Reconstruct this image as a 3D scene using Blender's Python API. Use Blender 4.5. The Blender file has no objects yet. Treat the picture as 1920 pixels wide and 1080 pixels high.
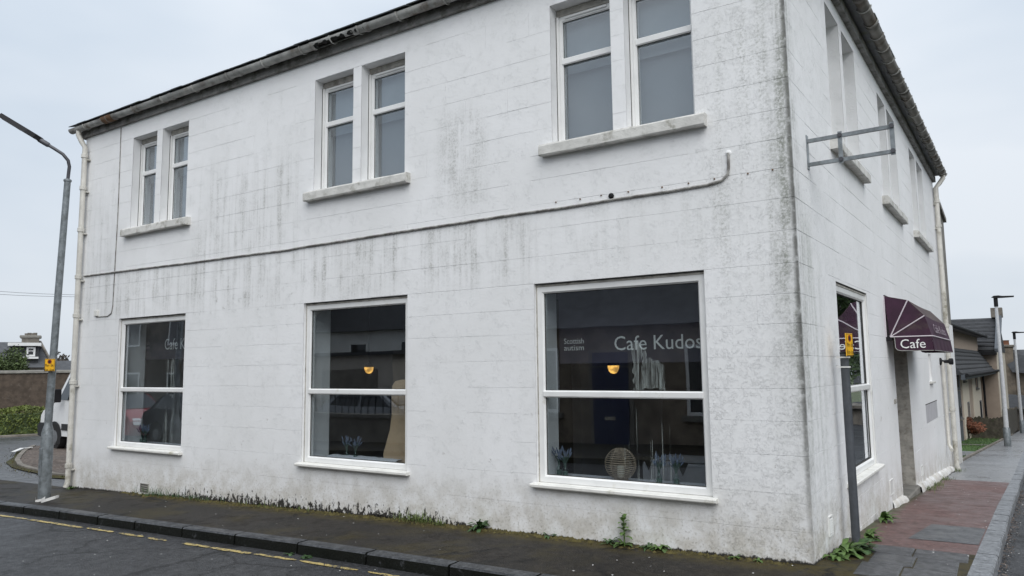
import bpy, bmesh, math, random
from mathutils import Vector, Matrix
random.seed(7)
sc = bpy.context.scene
COL = sc.collection
W, H = 1920, 1080

# ------------------------------------------------------------------ camera
F, YAW, PITCH, ROLL = 1373.385, math.radians(32.7194), math.radians(6.2140), math.radians(-0.6968)
CAM = Vector((1.26706, -6.39469, 1.6))
fwd = Vector((-math.sin(YAW)*math.cos(PITCH), math.cos(YAW)*math.cos(PITCH), math.sin(PITCH)))
rgt0 = Vector((math.cos(YAW), math.sin(YAW), 0)); up0 = rgt0.cross(fwd)
RGT = math.cos(ROLL)*rgt0 + math.sin(ROLL)*up0
UP = -math.sin(ROLL)*rgt0 + math.cos(ROLL)*up0
cd = bpy.data.cameras.new('camera'); cam = bpy.data.objects.new('camera', cd); COL.objects.link(cam)
cd.sensor_width = 36; cd.lens = F/W*36; cd.clip_end = 2000; cd.clip_start = 0.05
cam.matrix_world = Matrix(((RGT.x, UP.x, -fwd.x, CAM.x), (RGT.y, UP.y, -fwd.y, CAM.y), (RGT.z, UP.z, -fwd.z, CAM.z), (0, 0, 0, 1)))
sc.camera = cam

# ------------------------------------------------------------------ world, sun, exposure
SUN_EL, SUN_AZ = math.radians(48), math.radians(140)      # azimuth from +Y towards +X
wd = bpy.data.worlds.new('World'); sc.world = wd; wd.use_nodes = True
nt = wd.node_tree; nt.nodes.clear()
def wn(t): return nt.nodes.new(t)
sky = wn('ShaderNodeTexSky'); sky.sky_type = 'NISHITA'; sky.sun_disc = False
sky.sun_elevation = SUN_EL; sky.sun_rotation = SUN_AZ; sky.air_density = 1.0; sky.dust_density = 2.0
tc = wn('ShaderNodeTexCoord'); mp = wn('ShaderNodeMapping'); mp.inputs['Scale'].default_value = (1.0, 1.0, 2.6)
nz = wn('ShaderNodeTexNoise'); nz.inputs['Scale'].default_value = 1.5; nz.inputs['Detail'].default_value = 4; nz.inputs['Roughness'].default_value = .5
cr = wn('ShaderNodeValToRGB')
cr.color_ramp.elements[0].position = .36; cr.color_ramp.elements[0].color = (5.75, 6.6, 7.6, 1)
cr.color_ramp.elements[1].position = .64; cr.color_ramp.elements[1].color = (7.9, 8.4, 9.0, 1)
sep = wn('ShaderNodeSeparateXYZ'); mr = wn('ShaderNodeMapRange')
mr.inputs['From Min'].default_value = 0; mr.inputs['From Max'].default_value = 1; mr.inputs['To Min'].default_value = 1.0; mr.inputs['To Max'].default_value = 1.45
mul = wn('ShaderNodeVectorMath'); mul.operation = 'SCALE'
mx = wn('ShaderNodeMix'); mx.data_type = 'RGBA'; mx.inputs[0].default_value = .93
bg = wn('ShaderNodeBackground'); bg.inputs['Strength'].default_value = .066
wo = wn('ShaderNodeOutputWorld'); L = nt.links.new
L(tc.outputs['Generated'], mp.inputs[0]); L(mp.outputs[0], nz.inputs['Vector']); L(nz.outputs[0], cr.inputs[0])
L(tc.outputs['Generated'], sep.inputs[0]); L(sep.outputs[2], mr.inputs[0])
L(cr.outputs[0], mul.inputs[0]); L(mr.outputs[0], mul.inputs['Scale'])
L(sky.outputs[0], mx.inputs[6]); L(mul.outputs[0], mx.inputs[7]); L(mx.outputs[2], bg.inputs[0]); L(bg.outputs[0], wo.inputs[0])
sd = bpy.data.lights.new('sun', 'SUN'); so = bpy.data.objects.new('sun', sd); COL.objects.link(so)
sd.energy = 1.5; sd.angle = math.radians(60); sd.color = (1, .985, .96)
so.rotation_euler = (math.radians(90)-SUN_EL, 0, math.pi-SUN_AZ)
so.location = (10, -20, 30)
sc.view_settings.view_transform = 'Standard'; sc.view_settings.look = 'None'
sc.view_settings.exposure = 0.55; sc.view_settings.gamma = 1; sc.view_settings.use_curve_mapping = False
sc.render.engine = 'CYCLES'

# ------------------------------------------------------------------ pixel helpers (directions only)
def ray(px, py):
    return ((px-W/2)/F*RGT - (py-H/2)/F*UP + fwd)
def at_dist(px, py, d):
    r = ray(px, py); return CAM + r*(d/math.hypot(r.x, r.y))
def on_y(px, py, y):
    r = ray(px, py); return CAM + r*((y-CAM.y)/r.y)
def proj(v):
    q = Vector(v)-CAM; z = q.dot(fwd)
    return (W/2+F*q.dot(RGT)/z, H/2-F*q.dot(UP)/z)
def interp(x, xs, ys):
    if x <= xs[0]: return ys[0]
    for i in range(1, len(xs)):
        if x <= xs[i]:
            return ys[i-1]+(ys[i]-ys[i-1])*(x-xs[i-1])/(xs[i]-xs[i-1])
    return ys[-1]
def gz(x, y):
    fx = interp(x, (-60, -30, -11.5, -9.5, -6.6, -4.3, -2.5, -.5, 0, 3, 60), (-.9, -.6, -.27, -.2, -.13, -.07, -.04, -.015, 0, .02, .1))
    gy = interp(y, (0, 2, 5, 12, 40, 80), (0, -.09, -.24, -.68, -2.0, -3.0))
    w = interp(x, (-12, -5), (.3, 1.0))
    return fx+gy*w
def ground_at(px, py, off=0):
    r = ray(px, py); r = r/math.hypot(r.x, r.y); t = 3
    while t < 120:
        q = CAM+r*t
        if q.z < gz(q.x, q.y)+off: return q
        t += .02
    return q
ANG = math.radians(2.43466)
EV = Vector((math.sin(ANG), math.cos(ANG), 0)); NV = Vector((math.cos(ANG), -math.sin(ANG), 0))

# ------------------------------------------------------------------ materials
class V:
    def __init__(s, g, o): s.g = g; s.o = o
    def _b(s, op, b, rev=False):
        n = s.g.nt.nodes.new('ShaderNodeMath'); n.operation = op
        x, y = (b, s) if rev else (s, b)
        for i, q in enumerate((x, y)):
            if isinstance(q, V): s.g.nt.links.new(q.o, n.inputs[i])
            else: n.inputs[i].default_value = q
        return V(s.g, n.outputs[0])
    def __add__(s, b): return s._b('ADD', b)
    __radd__ = __add__
    def __mul__(s, b): return s._b('MULTIPLY', b)
    __rmul__ = __mul__
    def __sub__(s, b): return s._b('SUBTRACT', b)
    def __rsub__(s, b): return s._b('SUBTRACT', b, True)
    def min(s, b): return s._b('MINIMUM', b)
    def max(s, b): return s._b('MAXIMUM', b)
    def abs(s): return s._b('ABSOLUTE', 0)
    def ramp(s, a, b, lo=0, hi=1, smooth=True):
        n = s.g.nt.nodes.new('ShaderNodeMapRange'); n.clamp = True
        n.interpolation_type = 'SMOOTHSTEP' if smooth else 'LINEAR'
        n.inputs['From Min'].default_value = a; n.inputs['From Max'].default_value = b
        n.inputs['To Min'].default_value = lo; n.inputs['To Max'].default_value = hi
        s.g.nt.links.new(s.o, n.inputs[0]); return V(s.g, n.outputs[0])
    def band(s, a, b, c, d): return s.ramp(a, b)*s.ramp(c, d, 1, 0)
class G:
    def __init__(s, name):
        s.m = bpy.data.materials.new(name); s.m.use_nodes = True; s.nt = s.m.node_tree
        s.b = s.nt.nodes['Principled BSDF']; s.out = s.nt.nodes['Material Output']
        s.geo = s.nt.nodes.new('ShaderNodeNewGeometry')
        sp = s.nt.nodes.new('ShaderNodeSeparateXYZ'); s.nt.links.new(s.geo.outputs['Position'], sp.inputs[0])
        s.x, s.y, s.z = (V(s, sp.outputs[i]) for i in range(3))
    def vec(s, x, y, z):
        n = s.nt.nodes.new('ShaderNodeCombineXYZ')
        for i, q in enumerate((x, y, z)):
            if isinstance(q, V): s.nt.links.new(q.o, n.inputs[i])
            else: n.inputs[i].default_value = q
        return n.outputs[0]
    def noise(s, scale, detail=3, rough=.55, vec=None, dist=0):
        n = s.nt.nodes.new('ShaderNodeTexNoise'); n.inputs['Scale'].default_value = scale
        n.inputs['Detail'].default_value = detail; n.inputs['Roughness'].default_value = rough; n.inputs['Distortion'].default_value = dist
        s.nt.links.new(vec if vec is not None else s.geo.outputs['Position'], n.inputs['Vector'])
        return V(s, n.outputs[0])
    def voro(s, scale, feature='F1', vec=None):
        n = s.nt.nodes.new('ShaderNodeTexVoronoi'); n.feature = feature; n.inputs['Scale'].default_value = scale
        s.nt.links.new(vec if vec is not None else s.geo.outputs['Position'], n.inputs['Vector'])
        return V(s, n.outputs[0])
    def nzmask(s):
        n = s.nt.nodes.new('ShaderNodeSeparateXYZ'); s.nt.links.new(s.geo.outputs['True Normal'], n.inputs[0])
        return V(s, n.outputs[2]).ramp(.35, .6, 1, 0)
    def col(s, c):
        n = s.nt.nodes.new('ShaderNodeRGB'); n.outputs[0].default_value = (*c, 1); return n.outputs[0]
    def mix(s, f, a, b):
        n = s.nt.nodes.new('ShaderNodeMix'); n.data_type = 'RGBA'
        if isinstance(f, V): s.nt.links.new(f.o, n.inputs[0])
        else: n.inputs[0].default_value = f
        for i, q in ((6, a), (7, b)):
            if isinstance(q, tuple): n.inputs[i].default_value = (*q, 1)
            else: s.nt.links.new(q, n.inputs[i])
        return n.outputs[2]
    def set(s, color=None, rough=None, metal=None, bump=None, bstr=.3, bdist=.01, **kw):
        b = s.b
        if color is not None:
            if isinstance(color, tuple): b.inputs['Base Color'].default_value = (*color, 1)
            else: s.nt.links.new(color, b.inputs['Base Color'])
        if rough is not None:
            if isinstance(rough, V): s.nt.links.new(rough.o, b.inputs['Roughness'])
            else: b.inputs['Roughness'].default_value = rough
        if metal is not None: b.inputs['Metallic'].default_value = metal
        for k, v in kw.items(): b.inputs[k].default_value = v
        if bump is not None:
            n = s.nt.nodes.new('ShaderNodeBump'); n.inputs['Strength'].default_value = bstr; n.inputs['Distance'].default_value = bdist
            s.nt.links.new(bump.o, n.inputs['Height']); s.nt.links.new(n.outputs[0], b.inputs['Normal'])
        return s.m

MAT = {}
def simple(name, c, rough=.6, metal=0, var=.15, scale=8, bump=0, grime=None, gscale=5, gth=(.5, .75), **kw):
    g = G(name); n = g.noise(scale, 4)
    c2 = tuple(x*(1-var) for x in c); c1 = tuple(min(1, x*(1+var*.6)) for x in c)
    col = g.mix(n.ramp(.3, .7), c2, c1)
    if grime:
        col = g.mix(g.noise(gscale, 5, .65).ramp(*gth), col, grime)
    MAT[name] = g.set(col, rough, metal, bump=g.noise(scale*4, 4) if bump else None, bstr=bump or .1, **kw)
    return MAT[name]

# painted blockwork with its stains
def make_wall():
    g = G('painted_blockwork')
    h = g.z-.0225*g.x+.057*g.y                     # height over the sloping pavement
    big = g.noise(.9, 3); mid = g.noise(4.5, 5, .65); fine = g.noise(38, 4, .7); grit = g.noise(110, 3, .7)
    sv = g.vec(g.x*9.0, g.y*9.0, g.z*.55)
    streak = g.noise(1.0, 5, .62, sv)
    sv2 = g.vec(g.x*26.0, g.y*26.0, g.z*1.3); streak2 = g.noise(1.0, 4, .6, sv2)
    front = g.y.ramp(.02, .05, 1, 0)
    col = g.mix(big.ramp(.35, .7), (.80, .80, .80), (.85, .85, .855))
    col = g.mix(mid.ramp(.45, .75)*.25, col, (.71, .72, .71))
    col = g.mix(fine.ramp(.62, .80)*.35, col, (.56, .56, .54))
    # vertical run-off streaks below the cable and between the windows
    r1 = g.z.band(2.25, 2.75, 3.15, 3.25)*(g.x.ramp(-3.0, -2.2, 1, .30))
    r2 = g.z.band(3.1, 3.3, 3.9, 4.9)*g.x.band(-8.6, -8.2, -6.4, -6.0)
    r3 = g.z.band(2.9, 3.2, 4.2, 5.4)*g.x.band(-12, -11.7, -10.7, -10.3)*.6
    reg = (r1.max(r2).max(r3))*front
    st = (streak.ramp(.40, .70)*(.35+streak2.ramp(.30, .65)*.65))*(.30+fine.ramp(.38, .62)*.70)*(.4+mid.ramp(.35, .6)*.6)
    col = g.mix((st*reg*.95).min(.82), col, (.33, .33, .30))
    # speckled patch right of the middle upper window
    pch = g.x.band(-3.95, -3.65, -3.35, -3.05)*g.z.band(3.2, 3.6, 4.2, 4.7)*front
    col = g.mix((pch*(.25+fine.ramp(.42, .64)*.75)*streak.ramp(.30, .62)*(.4+mid.ramp(.35, .62)*.6)*.72), col, (.30, .30, .27))
    # black and green growth down the corner
    cd_ = ((g.x*g.x+g.y*g.y)._b('POWER', .5))
    edge = cd_.ramp(.0, .32, 1, 0)*g.z.ramp(.2, 2.6, .45, 1.0)*(.25+streak.ramp(.35, .6)*.75)
    col = g.mix((edge*(.3+mid.ramp(.32, .62)*.7)*(.34+fine.ramp(.36, .6)*.66)*1.1).min(.85), col, (.22, .23, .195))
    nearedge = cd_.ramp(.008, .05, 1, 0)*g.noise(7, 4).ramp(.30, .52)*g.z.ramp(.3, 1.5, .5, 1)
    col = g.mix((nearedge*.85), col, (.11, .11, .10))
    wide = cd_.ramp(.1, 1.25, 1, 0)*front*g.z.band(1.8, 2.8, 4.4, 5.2)
    col = g.mix(wide*streak.ramp(.40, .66)*fine.ramp(.44, .62)*.62, col, (.34, .35, .31))
    side = 1-front
    sst = g.y.band(.10, .2, .5, .9)*side*g.x.ramp(-.3, -.1)*streak.ramp(.40, .7)*g.z.band(.3, .8, 2.6, 3.2)
    col = g.mix(sst*(.3+fine.ramp(.35, .6)*.6)*.75, col, (.38, .40, .36))
    # splash-back and damp at the foot
    foot = h.ramp(.02, .72, 1, 0)
    col = g.mix(foot*mid.ramp(.28, .66)*.68, col, (.47, .43, .36))
    col = g.mix(foot*fine.ramp(.50, .68)*(.35+streak.ramp(.4, .6)*.4), col, (.30, .28, .23))
    fx = g.x.band(-9.0, -8.2, -4.0, -3.2)*front*.86+.14
    ragged = (h-fx*(.045+(g.noise(20, 4, .75, g.vec(g.x, g.y, g.z*.5))-.46)*.80)).ramp(.0, .016, 1, 0)
    col = g.mix(ragged*.97, col, (.022, .02, .016))
    # bare patches where the paint has come off
    bare = g.noise(5.5, 6, .72).ramp(.655, .675)*g.z.band(.25, .5, .9, 1.3)
    b2 = g.noise(9, 6, .7).ramp(.60, .63)*g.x.band(-8.4, -8.1, -6.3, -5.9)*g.z.band(2.38, 2.45, 2.62, 2.7)*front
    col = g.mix(bare*.55, col, (.46, .41, .36)); col = g.mix(b2*.6, col, (.55, .54, .50))
    # relief: brush texture, blisters, flaking rims
    bl = g.noise(12, 6, .7, dist=.6); rough_reg = g.x.band(-1.0, -.7, .05, .2)*g.z.ramp(1.6, 2.2, 1, .35)+.35+mid.ramp(.45, .6)*.5
    fl = g.noise(30, 6, .78, dist=.25)
    flakes = (fl.ramp(.50, .53)-fl.ramp(.57, .64)*.6)*rough_reg*bl.ramp(.42, .6)
    relief = flakes*.45+bl*.35*rough_reg+fine*.40+grit*.22+b2*1.2+bare*-1.0
    MAT['wall'] = g.set(col, .72, bump=relief, bstr=.7, bdist=.005)
    g.b.inputs['Specular IOR Level'].default_value = .3
make_wall()

def make_ground(name, c1, c2, wet=.45, rough=(.35, .75), agg=90, moss=None, mossmask=None, bstr=.5, cracks=0, spec=.5):
    g = G(name); big = g.noise(.7, 4, .6); mid = g.noise(5, 5, .6); fine = g.noise(agg, 3, .7)
    vo = g.voro(agg*1.2); spk = g.noise(19, 5, .8)
    col = g.mix(big.ramp(.3, .7), c1, c2)
    col = g.mix(mid.ramp(.4, .75)*.45, col, tuple(x*.55 for x in c1))
    col = g.mix(spk.ramp(.50, .62)*.65, col, tuple(x*1.7 for x in c2)); col = g.mix(spk.ramp(.38, .48, 1, 0)*.6, col, tuple(x*.45 for x in c1))
    col = g.mix(fine.ramp(.58, .75)*.5, col, tuple(min(1, x*2.3) for x in c2))
    if moss:
        mk = mossmask(g)*g.noise(9, 5, .7).ramp(.30, .55)
        col = g.mix(mk, col, moss)
    if cracks:
        ck = g.voro(cracks, 'DISTANCE_TO_EDGE', g.vec(g.x+mid*.5, g.y+big*.6, 0)).ramp(0, .03, 1, 0)*big.ramp(.38, .5)
        col = g.mix(ck*.9, col, tuple(x*.3 for x in c1))
    ro = (big*.6+mid*.4).ramp(.5-wet*.25, .62, rough[0], rough[1])
    MAT[name] = g.set(col, ro, bump=fine*.6+vo*.5+mid*.4+spk*.8, bstr=bstr, bdist=.009)
    g.b.inputs['Specular IOR Level'].default_value = spec
wallfoot = lambda g: g.y.ramp(-.42, -.04, 0, 1)*g.x.ramp(-9.9, -9.0, 0, 1)
make_ground('asphalt_road', (.026, .026, .028), (.043, .044, .047), .9, (.30, .6), 55, bstr=1.0, cracks=.8, spec=.38)
make_ground('asphalt_pavement', (.014, .0118, .0095), (.023, .019, .015), .1, (.62, .9), 80, (.050, .039, .011),
            lambda g: (wallfoot(g)*1.4).max((g.noise(1.1, 4).ramp(.45, .62))*.55*g.y.ramp(0.05, .2, 1, .2)*g.x.ramp(-3, -1, 1, .4)).min(1), bstr=.6, spec=.3, cracks=.55)
make_ground('asphalt_red', (.105, .056, .050), (.135, .078, .070), .35, (.4, .7), 100, (.05, .06, .02), lambda g: (g.x-.0425*g.y).ramp(.02, .16, 1, 0), bstr=.4)
make_ground('asphalt_patch', (.065, .067, .072), (.085, .088, .094), .5, (.3, .6), 110, bstr=.3)
make_ground('asphalt_wet', (.19, .194, .20), (.25, .255, .265), .8, (.20, .40), 110, bstr=.15)
make_ground('asphalt_yard', (.045, .045, .048), (.075, .076, .08), .9, (.15, .5), 80, bstr=.4)
make_ground('earth_gravel', (.075, .058, .048), (.13, .105, .09), 0, (.8, .95), 40, bstr=1.0)
make_ground('turf', (.030, .075, .012), (.05, .105, .02), 0, (.8, .95), 60, bstr=1.0)
make_ground('terrain', (.05, .07, .025), (.075, .085, .035), 0, (.8, .95), 20, bstr=.5)
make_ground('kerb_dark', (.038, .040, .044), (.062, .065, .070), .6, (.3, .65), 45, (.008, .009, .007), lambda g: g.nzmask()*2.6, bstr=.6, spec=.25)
make_ground('kerb_granite', (.15, .158, .17), (.225, .235, .25), .5, (.3, .6), 60, bstr=.6)
make_ground('paving', (.052, .052, .054), (.075, .076, .08), .5, (.3, .65), 80, (.045, .05, .02), lambda g: g.noise(1.6, 3).ramp(.55, .75)*.5, bstr=.5)
simple('slate', (.12, .13, .14), .55, var=.3, scale=3, bump=.4, grime=(.095, .11, .07), gscale=4, gth=(.5, .7))
simple('gutter_paint', (.40, .40, .38), .55, var=.3, scale=6, bump=.3, grime=(.13, .10, .075), gscale=3.5, gth=(.50, .72))
simple('gutter_grey', (.21, .20, .18), .6, var=.35, scale=5, bump=.3, grime=(.10, .075, .05), gscale=4, gth=(.45, .7))
simple('rust', (.17, .095, .05), .8, var=.4, scale=14, bump=.4)
simple('pipe_paint', (.62, .60, .55), .45, var=.12, scale=6, bump=.2, grime=(.27, .25, .19), gscale=4, gth=(.5, .75))
simple('soffit', (.26, .255, .245), .8, var=.25, scale=6, bump=.4, grime=(.10, .095, .08), gscale=5, gth=(.45, .7))
simple('pvc', (.80, .80, .79), .28, var=.05, scale=4, grime=(.60, .58, .50), gscale=7, gth=(.6, .85))
simple('timber_grey', (.42, .40, .36), .7, var=.25, scale=10, bump=.3, grime=(.2, .18, .15), gscale=9)
simple('sill_stone', (.62, .61, .58), .8, var=.12, scale=7, bump=.6, grime=(.30, .29, .25), gscale=6, gth=(.48, .72))
simple('sill_paint', (.76, .75, .71), .5, var=.08, scale=7, bump=.2, grime=(.38, .36, .26), gscale=5, gth=(.56, .78))
simple('sealant', (.035, .033, .03), .8, var=.3, scale=20)
simple('cable', (.34, .33, .31), .6, var=.2, scale=20, grime=(.14, .13, .12), gscale=8, gth=(.4, .6))
simple('black_plastic', (.014, .014, .016), .65, var=.2, **{'Specular IOR Level': .25})
simple('lamp_grey', (.07, .07, .08), .45, var=.2)
simple('galv', (.25, .275, .29), .45, .35, var=.2, scale=14, bump=.12, grime=(.14, .155, .16), gscale=10, gth=(.42, .7))
simple('galv_light', (.60, .61, .63), .45, 0, var=.1, scale=14)
simple('post_grey', (.062, .068, .078), .5, 0, var=.2, scale=14, bump=.15)
simple('sign_yellow', (.82, .44, .015), .4, var=.06, scale=10)
simple('sign_black', (.012, .011, .01), .5, var=.1)
simple('sign_red', (.32, .035, .01), .5, var=.1)
simple('awning_cloth', (.040, .010, .030), .75, var=.25, scale=6, bump=.2, grime=(.075, .058, .045), gscale=2.6, gth=(.55, .8))
simple('awning_top', (.075, .055, .052), .85, var=.25, scale=7, bump=.25, grime=(.05, .015, .036), gscale=3, gth=(.5, .75))
simple('piping', (.62, .56, .60), .5, var=.08)
simple('lettering', (.82, .82, .80), .6, var=.03)
simple('lettering_dim', (.34, .28, .32), .7, var=.2, scale=30)
simple('banner', (.060, .052, .070), .7, var=.15, scale=3)
simple('plaster_inside', (.15, .15, .155), .9, var=.1, scale=2)
simple('dark_inside', (.026, .023, .021), .9, var=.2, scale=2)
simple('floor_inside', (.07, .045, .03), .6, var=.3, scale=4)
simple('ceiling_inside', (.16, .16, .165), .9, var=.05)
simple('blind_pale', (.27, .29, .31), .8, var=.08, scale=3)
simple('blind', (.20, .208, .22), .8, var=.06, scale=2)
simple('wicker', (.36, .29, .22), .8, var=.3, scale=30)
simple('candle', (.75, .72, .62), .6, var=.05)
simple('cloth', (.62, .63, .68), .9, var=.08, scale=12)
simple('cloth_grey', (.30, .30, .32), .9, var=.08, scale=12)
simple('plywood', (.52, .37, .23), .6, var=.12, scale=5)
simple('lavender', (.16, .20, .29), .8, var=.3, scale=30)
simple('stem_green', (.09, .145, .12), .8, var=.3, scale=30)
simple('leaf_weed', (.085, .15, .035), .6, var=.4, scale=25)
simple('leaf_weed_dark', (.045, .095, .028), .6, var=.4, scale=25)
simple('grass_blade', (.11, .15, .035), .7, var=.4, scale=25)
simple('dry_moss', (.075, .062, .018), .95, var=.5, scale=14, bump=.5)
make_ground('verge_moss', (.045, .040, .022), (.068, .060, .026), 0, (.8, .95), 40, (.045, .062, .018), lambda g: g.noise(3, 3).ramp(.55, .62), bstr=.9, spec=.2)
simple('black_moss', (.020, .018, .014), .95, var=.5, scale=30)
simple('hedge_leaf', (.115, .145, .028), .7, var=.5, scale=2.2)
simple('conifer_leaf', (.075, .11, .034), .7, var=.5, scale=3)
simple('tree_leaf', (.05, .085, .025), .7, var=.5, scale=2)
simple('copper_leaf', (.20, .075, .04), .7, var=.5, scale=6)
simple('bark', (.06, .05, .04), .9, var=.3, scale=8, bump=.5)
simple('harling_brown', (.095, .072, .055), .95, var=.3, scale=5, bump=1.0, grime=(.14, .115, .095), gscale=6, gth=(.58, .72))
simple('stone_cope', (.20, .19, .17), .9, var=.25, scale=5, bump=.5)
simple('stone_tan', (.22, .18, .14), .9, var=.35, scale=2.4, bump=.8, grime=(.12, .10, .08), gscale=3)
simple('stone_grey', (.20, .18, .155), .9, var=.3, scale=2.5, bump=.8, grime=(.11, .10, .085), gscale=3)
simple('render_cream', (.66, .60, .50), .85, var=.05, scale=4, bump=.2)
simple('render_beige', (.40, .325, .265), .9, var=.06, scale=4, bump=.2)
simple('render_white', (.74, .74, .73), .8, var=.06, scale=4, bump=.2)
simple('render_pale', (.47, .43, .38), .9, var=.1, scale=4, bump=.3)
simple('panel_grey', (.085, .095, .11), .5, var=.1)
simple('tile_dark', (.045, .047, .052), .75, var=.3, scale=5, bump=.3)
simple('tile_grey', (.075, .078, .085), .75, var=.25, scale=4, bump=.4)
simple('fence_wood', (.085, .074, .058), .9, var=.4, scale=8, bump=.5, grime=(.05, .06, .03), gscale=5)
simple('navy_paint', (.012, .018, .07), .3, var=.15)
simple('brass', (.55, .52, .45), .3, .8, var=.1)
simple('lilac_patch', (.46, .455, .475), .8, var=.08, scale=5)
simple('white_trim', (.78, .78, .77), .4, var=.05)
simple('van_white', (.78, .79, .80), .22, var=.03, **{'Coat Weight': .5})
simple('car_red', (.30, .012, .018), .25, var=.05, **{'Coat Weight': .6})
simple('car_black', (.012, .014, .022), .2, var=.05, **{'Coat Weight': .6})
simple('car_silver', (.30, .31, .33), .25, .5, var=.05, **{'Coat Weight': .6})
simple('trim_black', (.022, .023, .025), .55, var=.2)
simple('tyre', (.018, .018, .019), .85, var=.2)
simple('rim', (.35, .36, .37), .35, .8, var=.1)
simple('dark_glass', (.010, .013, .017), .05, var=.05, **{'Coat Weight': .5})
simple('lens', (.6, .62, .64), .1, var=.05)
simple('plastic_white', (.72, .72, .70), .45, var=.08)
simple('litter', (.75, .74, .72), .7, var=.05)
simple('terracotta', (.22, .10, .06), .9, var=.2)
def make_yellow():
    g = G('road_paint'); n = g.noise(14, 5, .75); f = g.noise(90, 3, .7)
    col = g.mix(f.ramp(.4, .7)*.4, (.48, .37, .135), (.38, .30, .13))
    col = g.mix((n*.75+f*.25).ramp(.50, .56), col, (.05, .05, .052))
    MAT['yellow_line'] = g.set(col, .55, bump=f, bstr=.4, bdist=.004)
make_yellow()
def make_glass(name, tint=(.90, .93, .94), boost=3.0):
    m = bpy.data.materials.new(name); m.use_nodes = True; t = m.node_tree; t.nodes.clear()
    o = t.nodes.new('ShaderNodeOutputMaterial'); tr = t.nodes.new('ShaderNodeBsdfTransparent'); gl = t.nodes.new('ShaderNodeBsdfGlossy')
    tr.inputs[0].default_value = (*tint, 1); gl.inputs['Roughness'].default_value = .005; gl.inputs[0].default_value = (.95, .97, 1, 1)
    def mth(op, a, b):
        n = t.nodes.new('ShaderNodeMath'); n.operation = op
        for i, q in enumerate((a, b)):
            if isinstance(q, (int, float)): n.inputs[i].default_value = q
            else: t.links.new(q, n.inputs[i])
        return n.outputs[0]
    g0 = t.nodes.new('ShaderNodeNewGeometry'); dt = t.nodes.new('ShaderNodeVectorMath'); dt.operation = 'DOT_PRODUCT'
    t.links.new(g0.outputs['Normal'], dt.inputs[0]); t.links.new(g0.outputs['Incoming'], dt.inputs[1])
    fres = mth('ADD', mth('MULTIPLY', mth('POWER', mth('SUBTRACT', 1.0, mth('ABSOLUTE', dt.outputs['Value'], 0)), 5), .96), .04)   # Schlick, same from both sides
    mi = t.nodes.new('ShaderNodeMixShader'); l = t.links.new
    ge = t.nodes.new('ShaderNodeNewGeometry'); no = t.nodes.new('ShaderNodeTexNoise'); no.inputs['Scale'].default_value = 1.4; no.inputs['Detail'].default_value = 1
    bu = t.nodes.new('ShaderNodeBump'); bu.inputs['Strength'].default_value = .05; bu.inputs['Distance'].default_value = .02
    l(ge.outputs['Position'], no.inputs['Vector']); l(no.outputs[0], bu.inputs['Height']); l(bu.outputs[0], gl.inputs['Normal'])
    l(mth('SUBTRACT', 1.0, mth('POWER', mth('SUBTRACT', 1.0, fres), boost)), mi.inputs[0]); l(tr.outputs[0], mi.inputs[1]); l(gl.outputs[0], mi.inputs[2]); l(mi.outputs[0], o.inputs[0])
    MAT[name] = m
make_glass('glass'); make_glass('bottle_glass', (.82, .90, .88), 1.0)
def make_streak():
    m = bpy.data.materials.new('streak'); m.use_nodes = True; t = m.node_tree
    b = t.nodes['Principled BSDF']; b.inputs['Base Color'].default_value = (.62, .70, .68, 1); b.inputs['Roughness'].default_value = .8
    ge = t.nodes.new('ShaderNodeNewGeometry'); no = t.nodes.new('ShaderNodeTexNoise'); mpn = t.nodes.new('ShaderNodeMapping')
    mpn.inputs['Scale'].default_value = (48, 48, 3); no.inputs['Scale'].default_value = 1; no.inputs['Detail'].default_value = 3
    mrn = t.nodes.new('ShaderNodeMapRange'); mrn.inputs['From Min'].default_value = .38; mrn.inputs['From Max'].default_value = .68
    mrn.inputs['To Min'].default_value = .0; mrn.inputs['To Max'].default_value = .26
    l = t.links.new; l(ge.outputs['Position'], mpn.inputs[0]); l(mpn.outputs[0], no.inputs['Vector']); l(no.outputs[0], mrn.inputs[0]); l(mrn.outputs[0], b.inputs['Alpha'])
    MAT['streak'] = m
make_streak()
g = G('lamp_glow'); gm = g.noise(11, 2, .5).ramp(.35, .65, .35, 1.25); g.set((.9, .7, .35), .3); g.b.inputs['Emission Color'].default_value = (1, .52, .11, 1); g.nt.links.new(gm.o, g.b.inputs['Emission Strength']); MAT['lamp_glow'] = g.m

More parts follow.
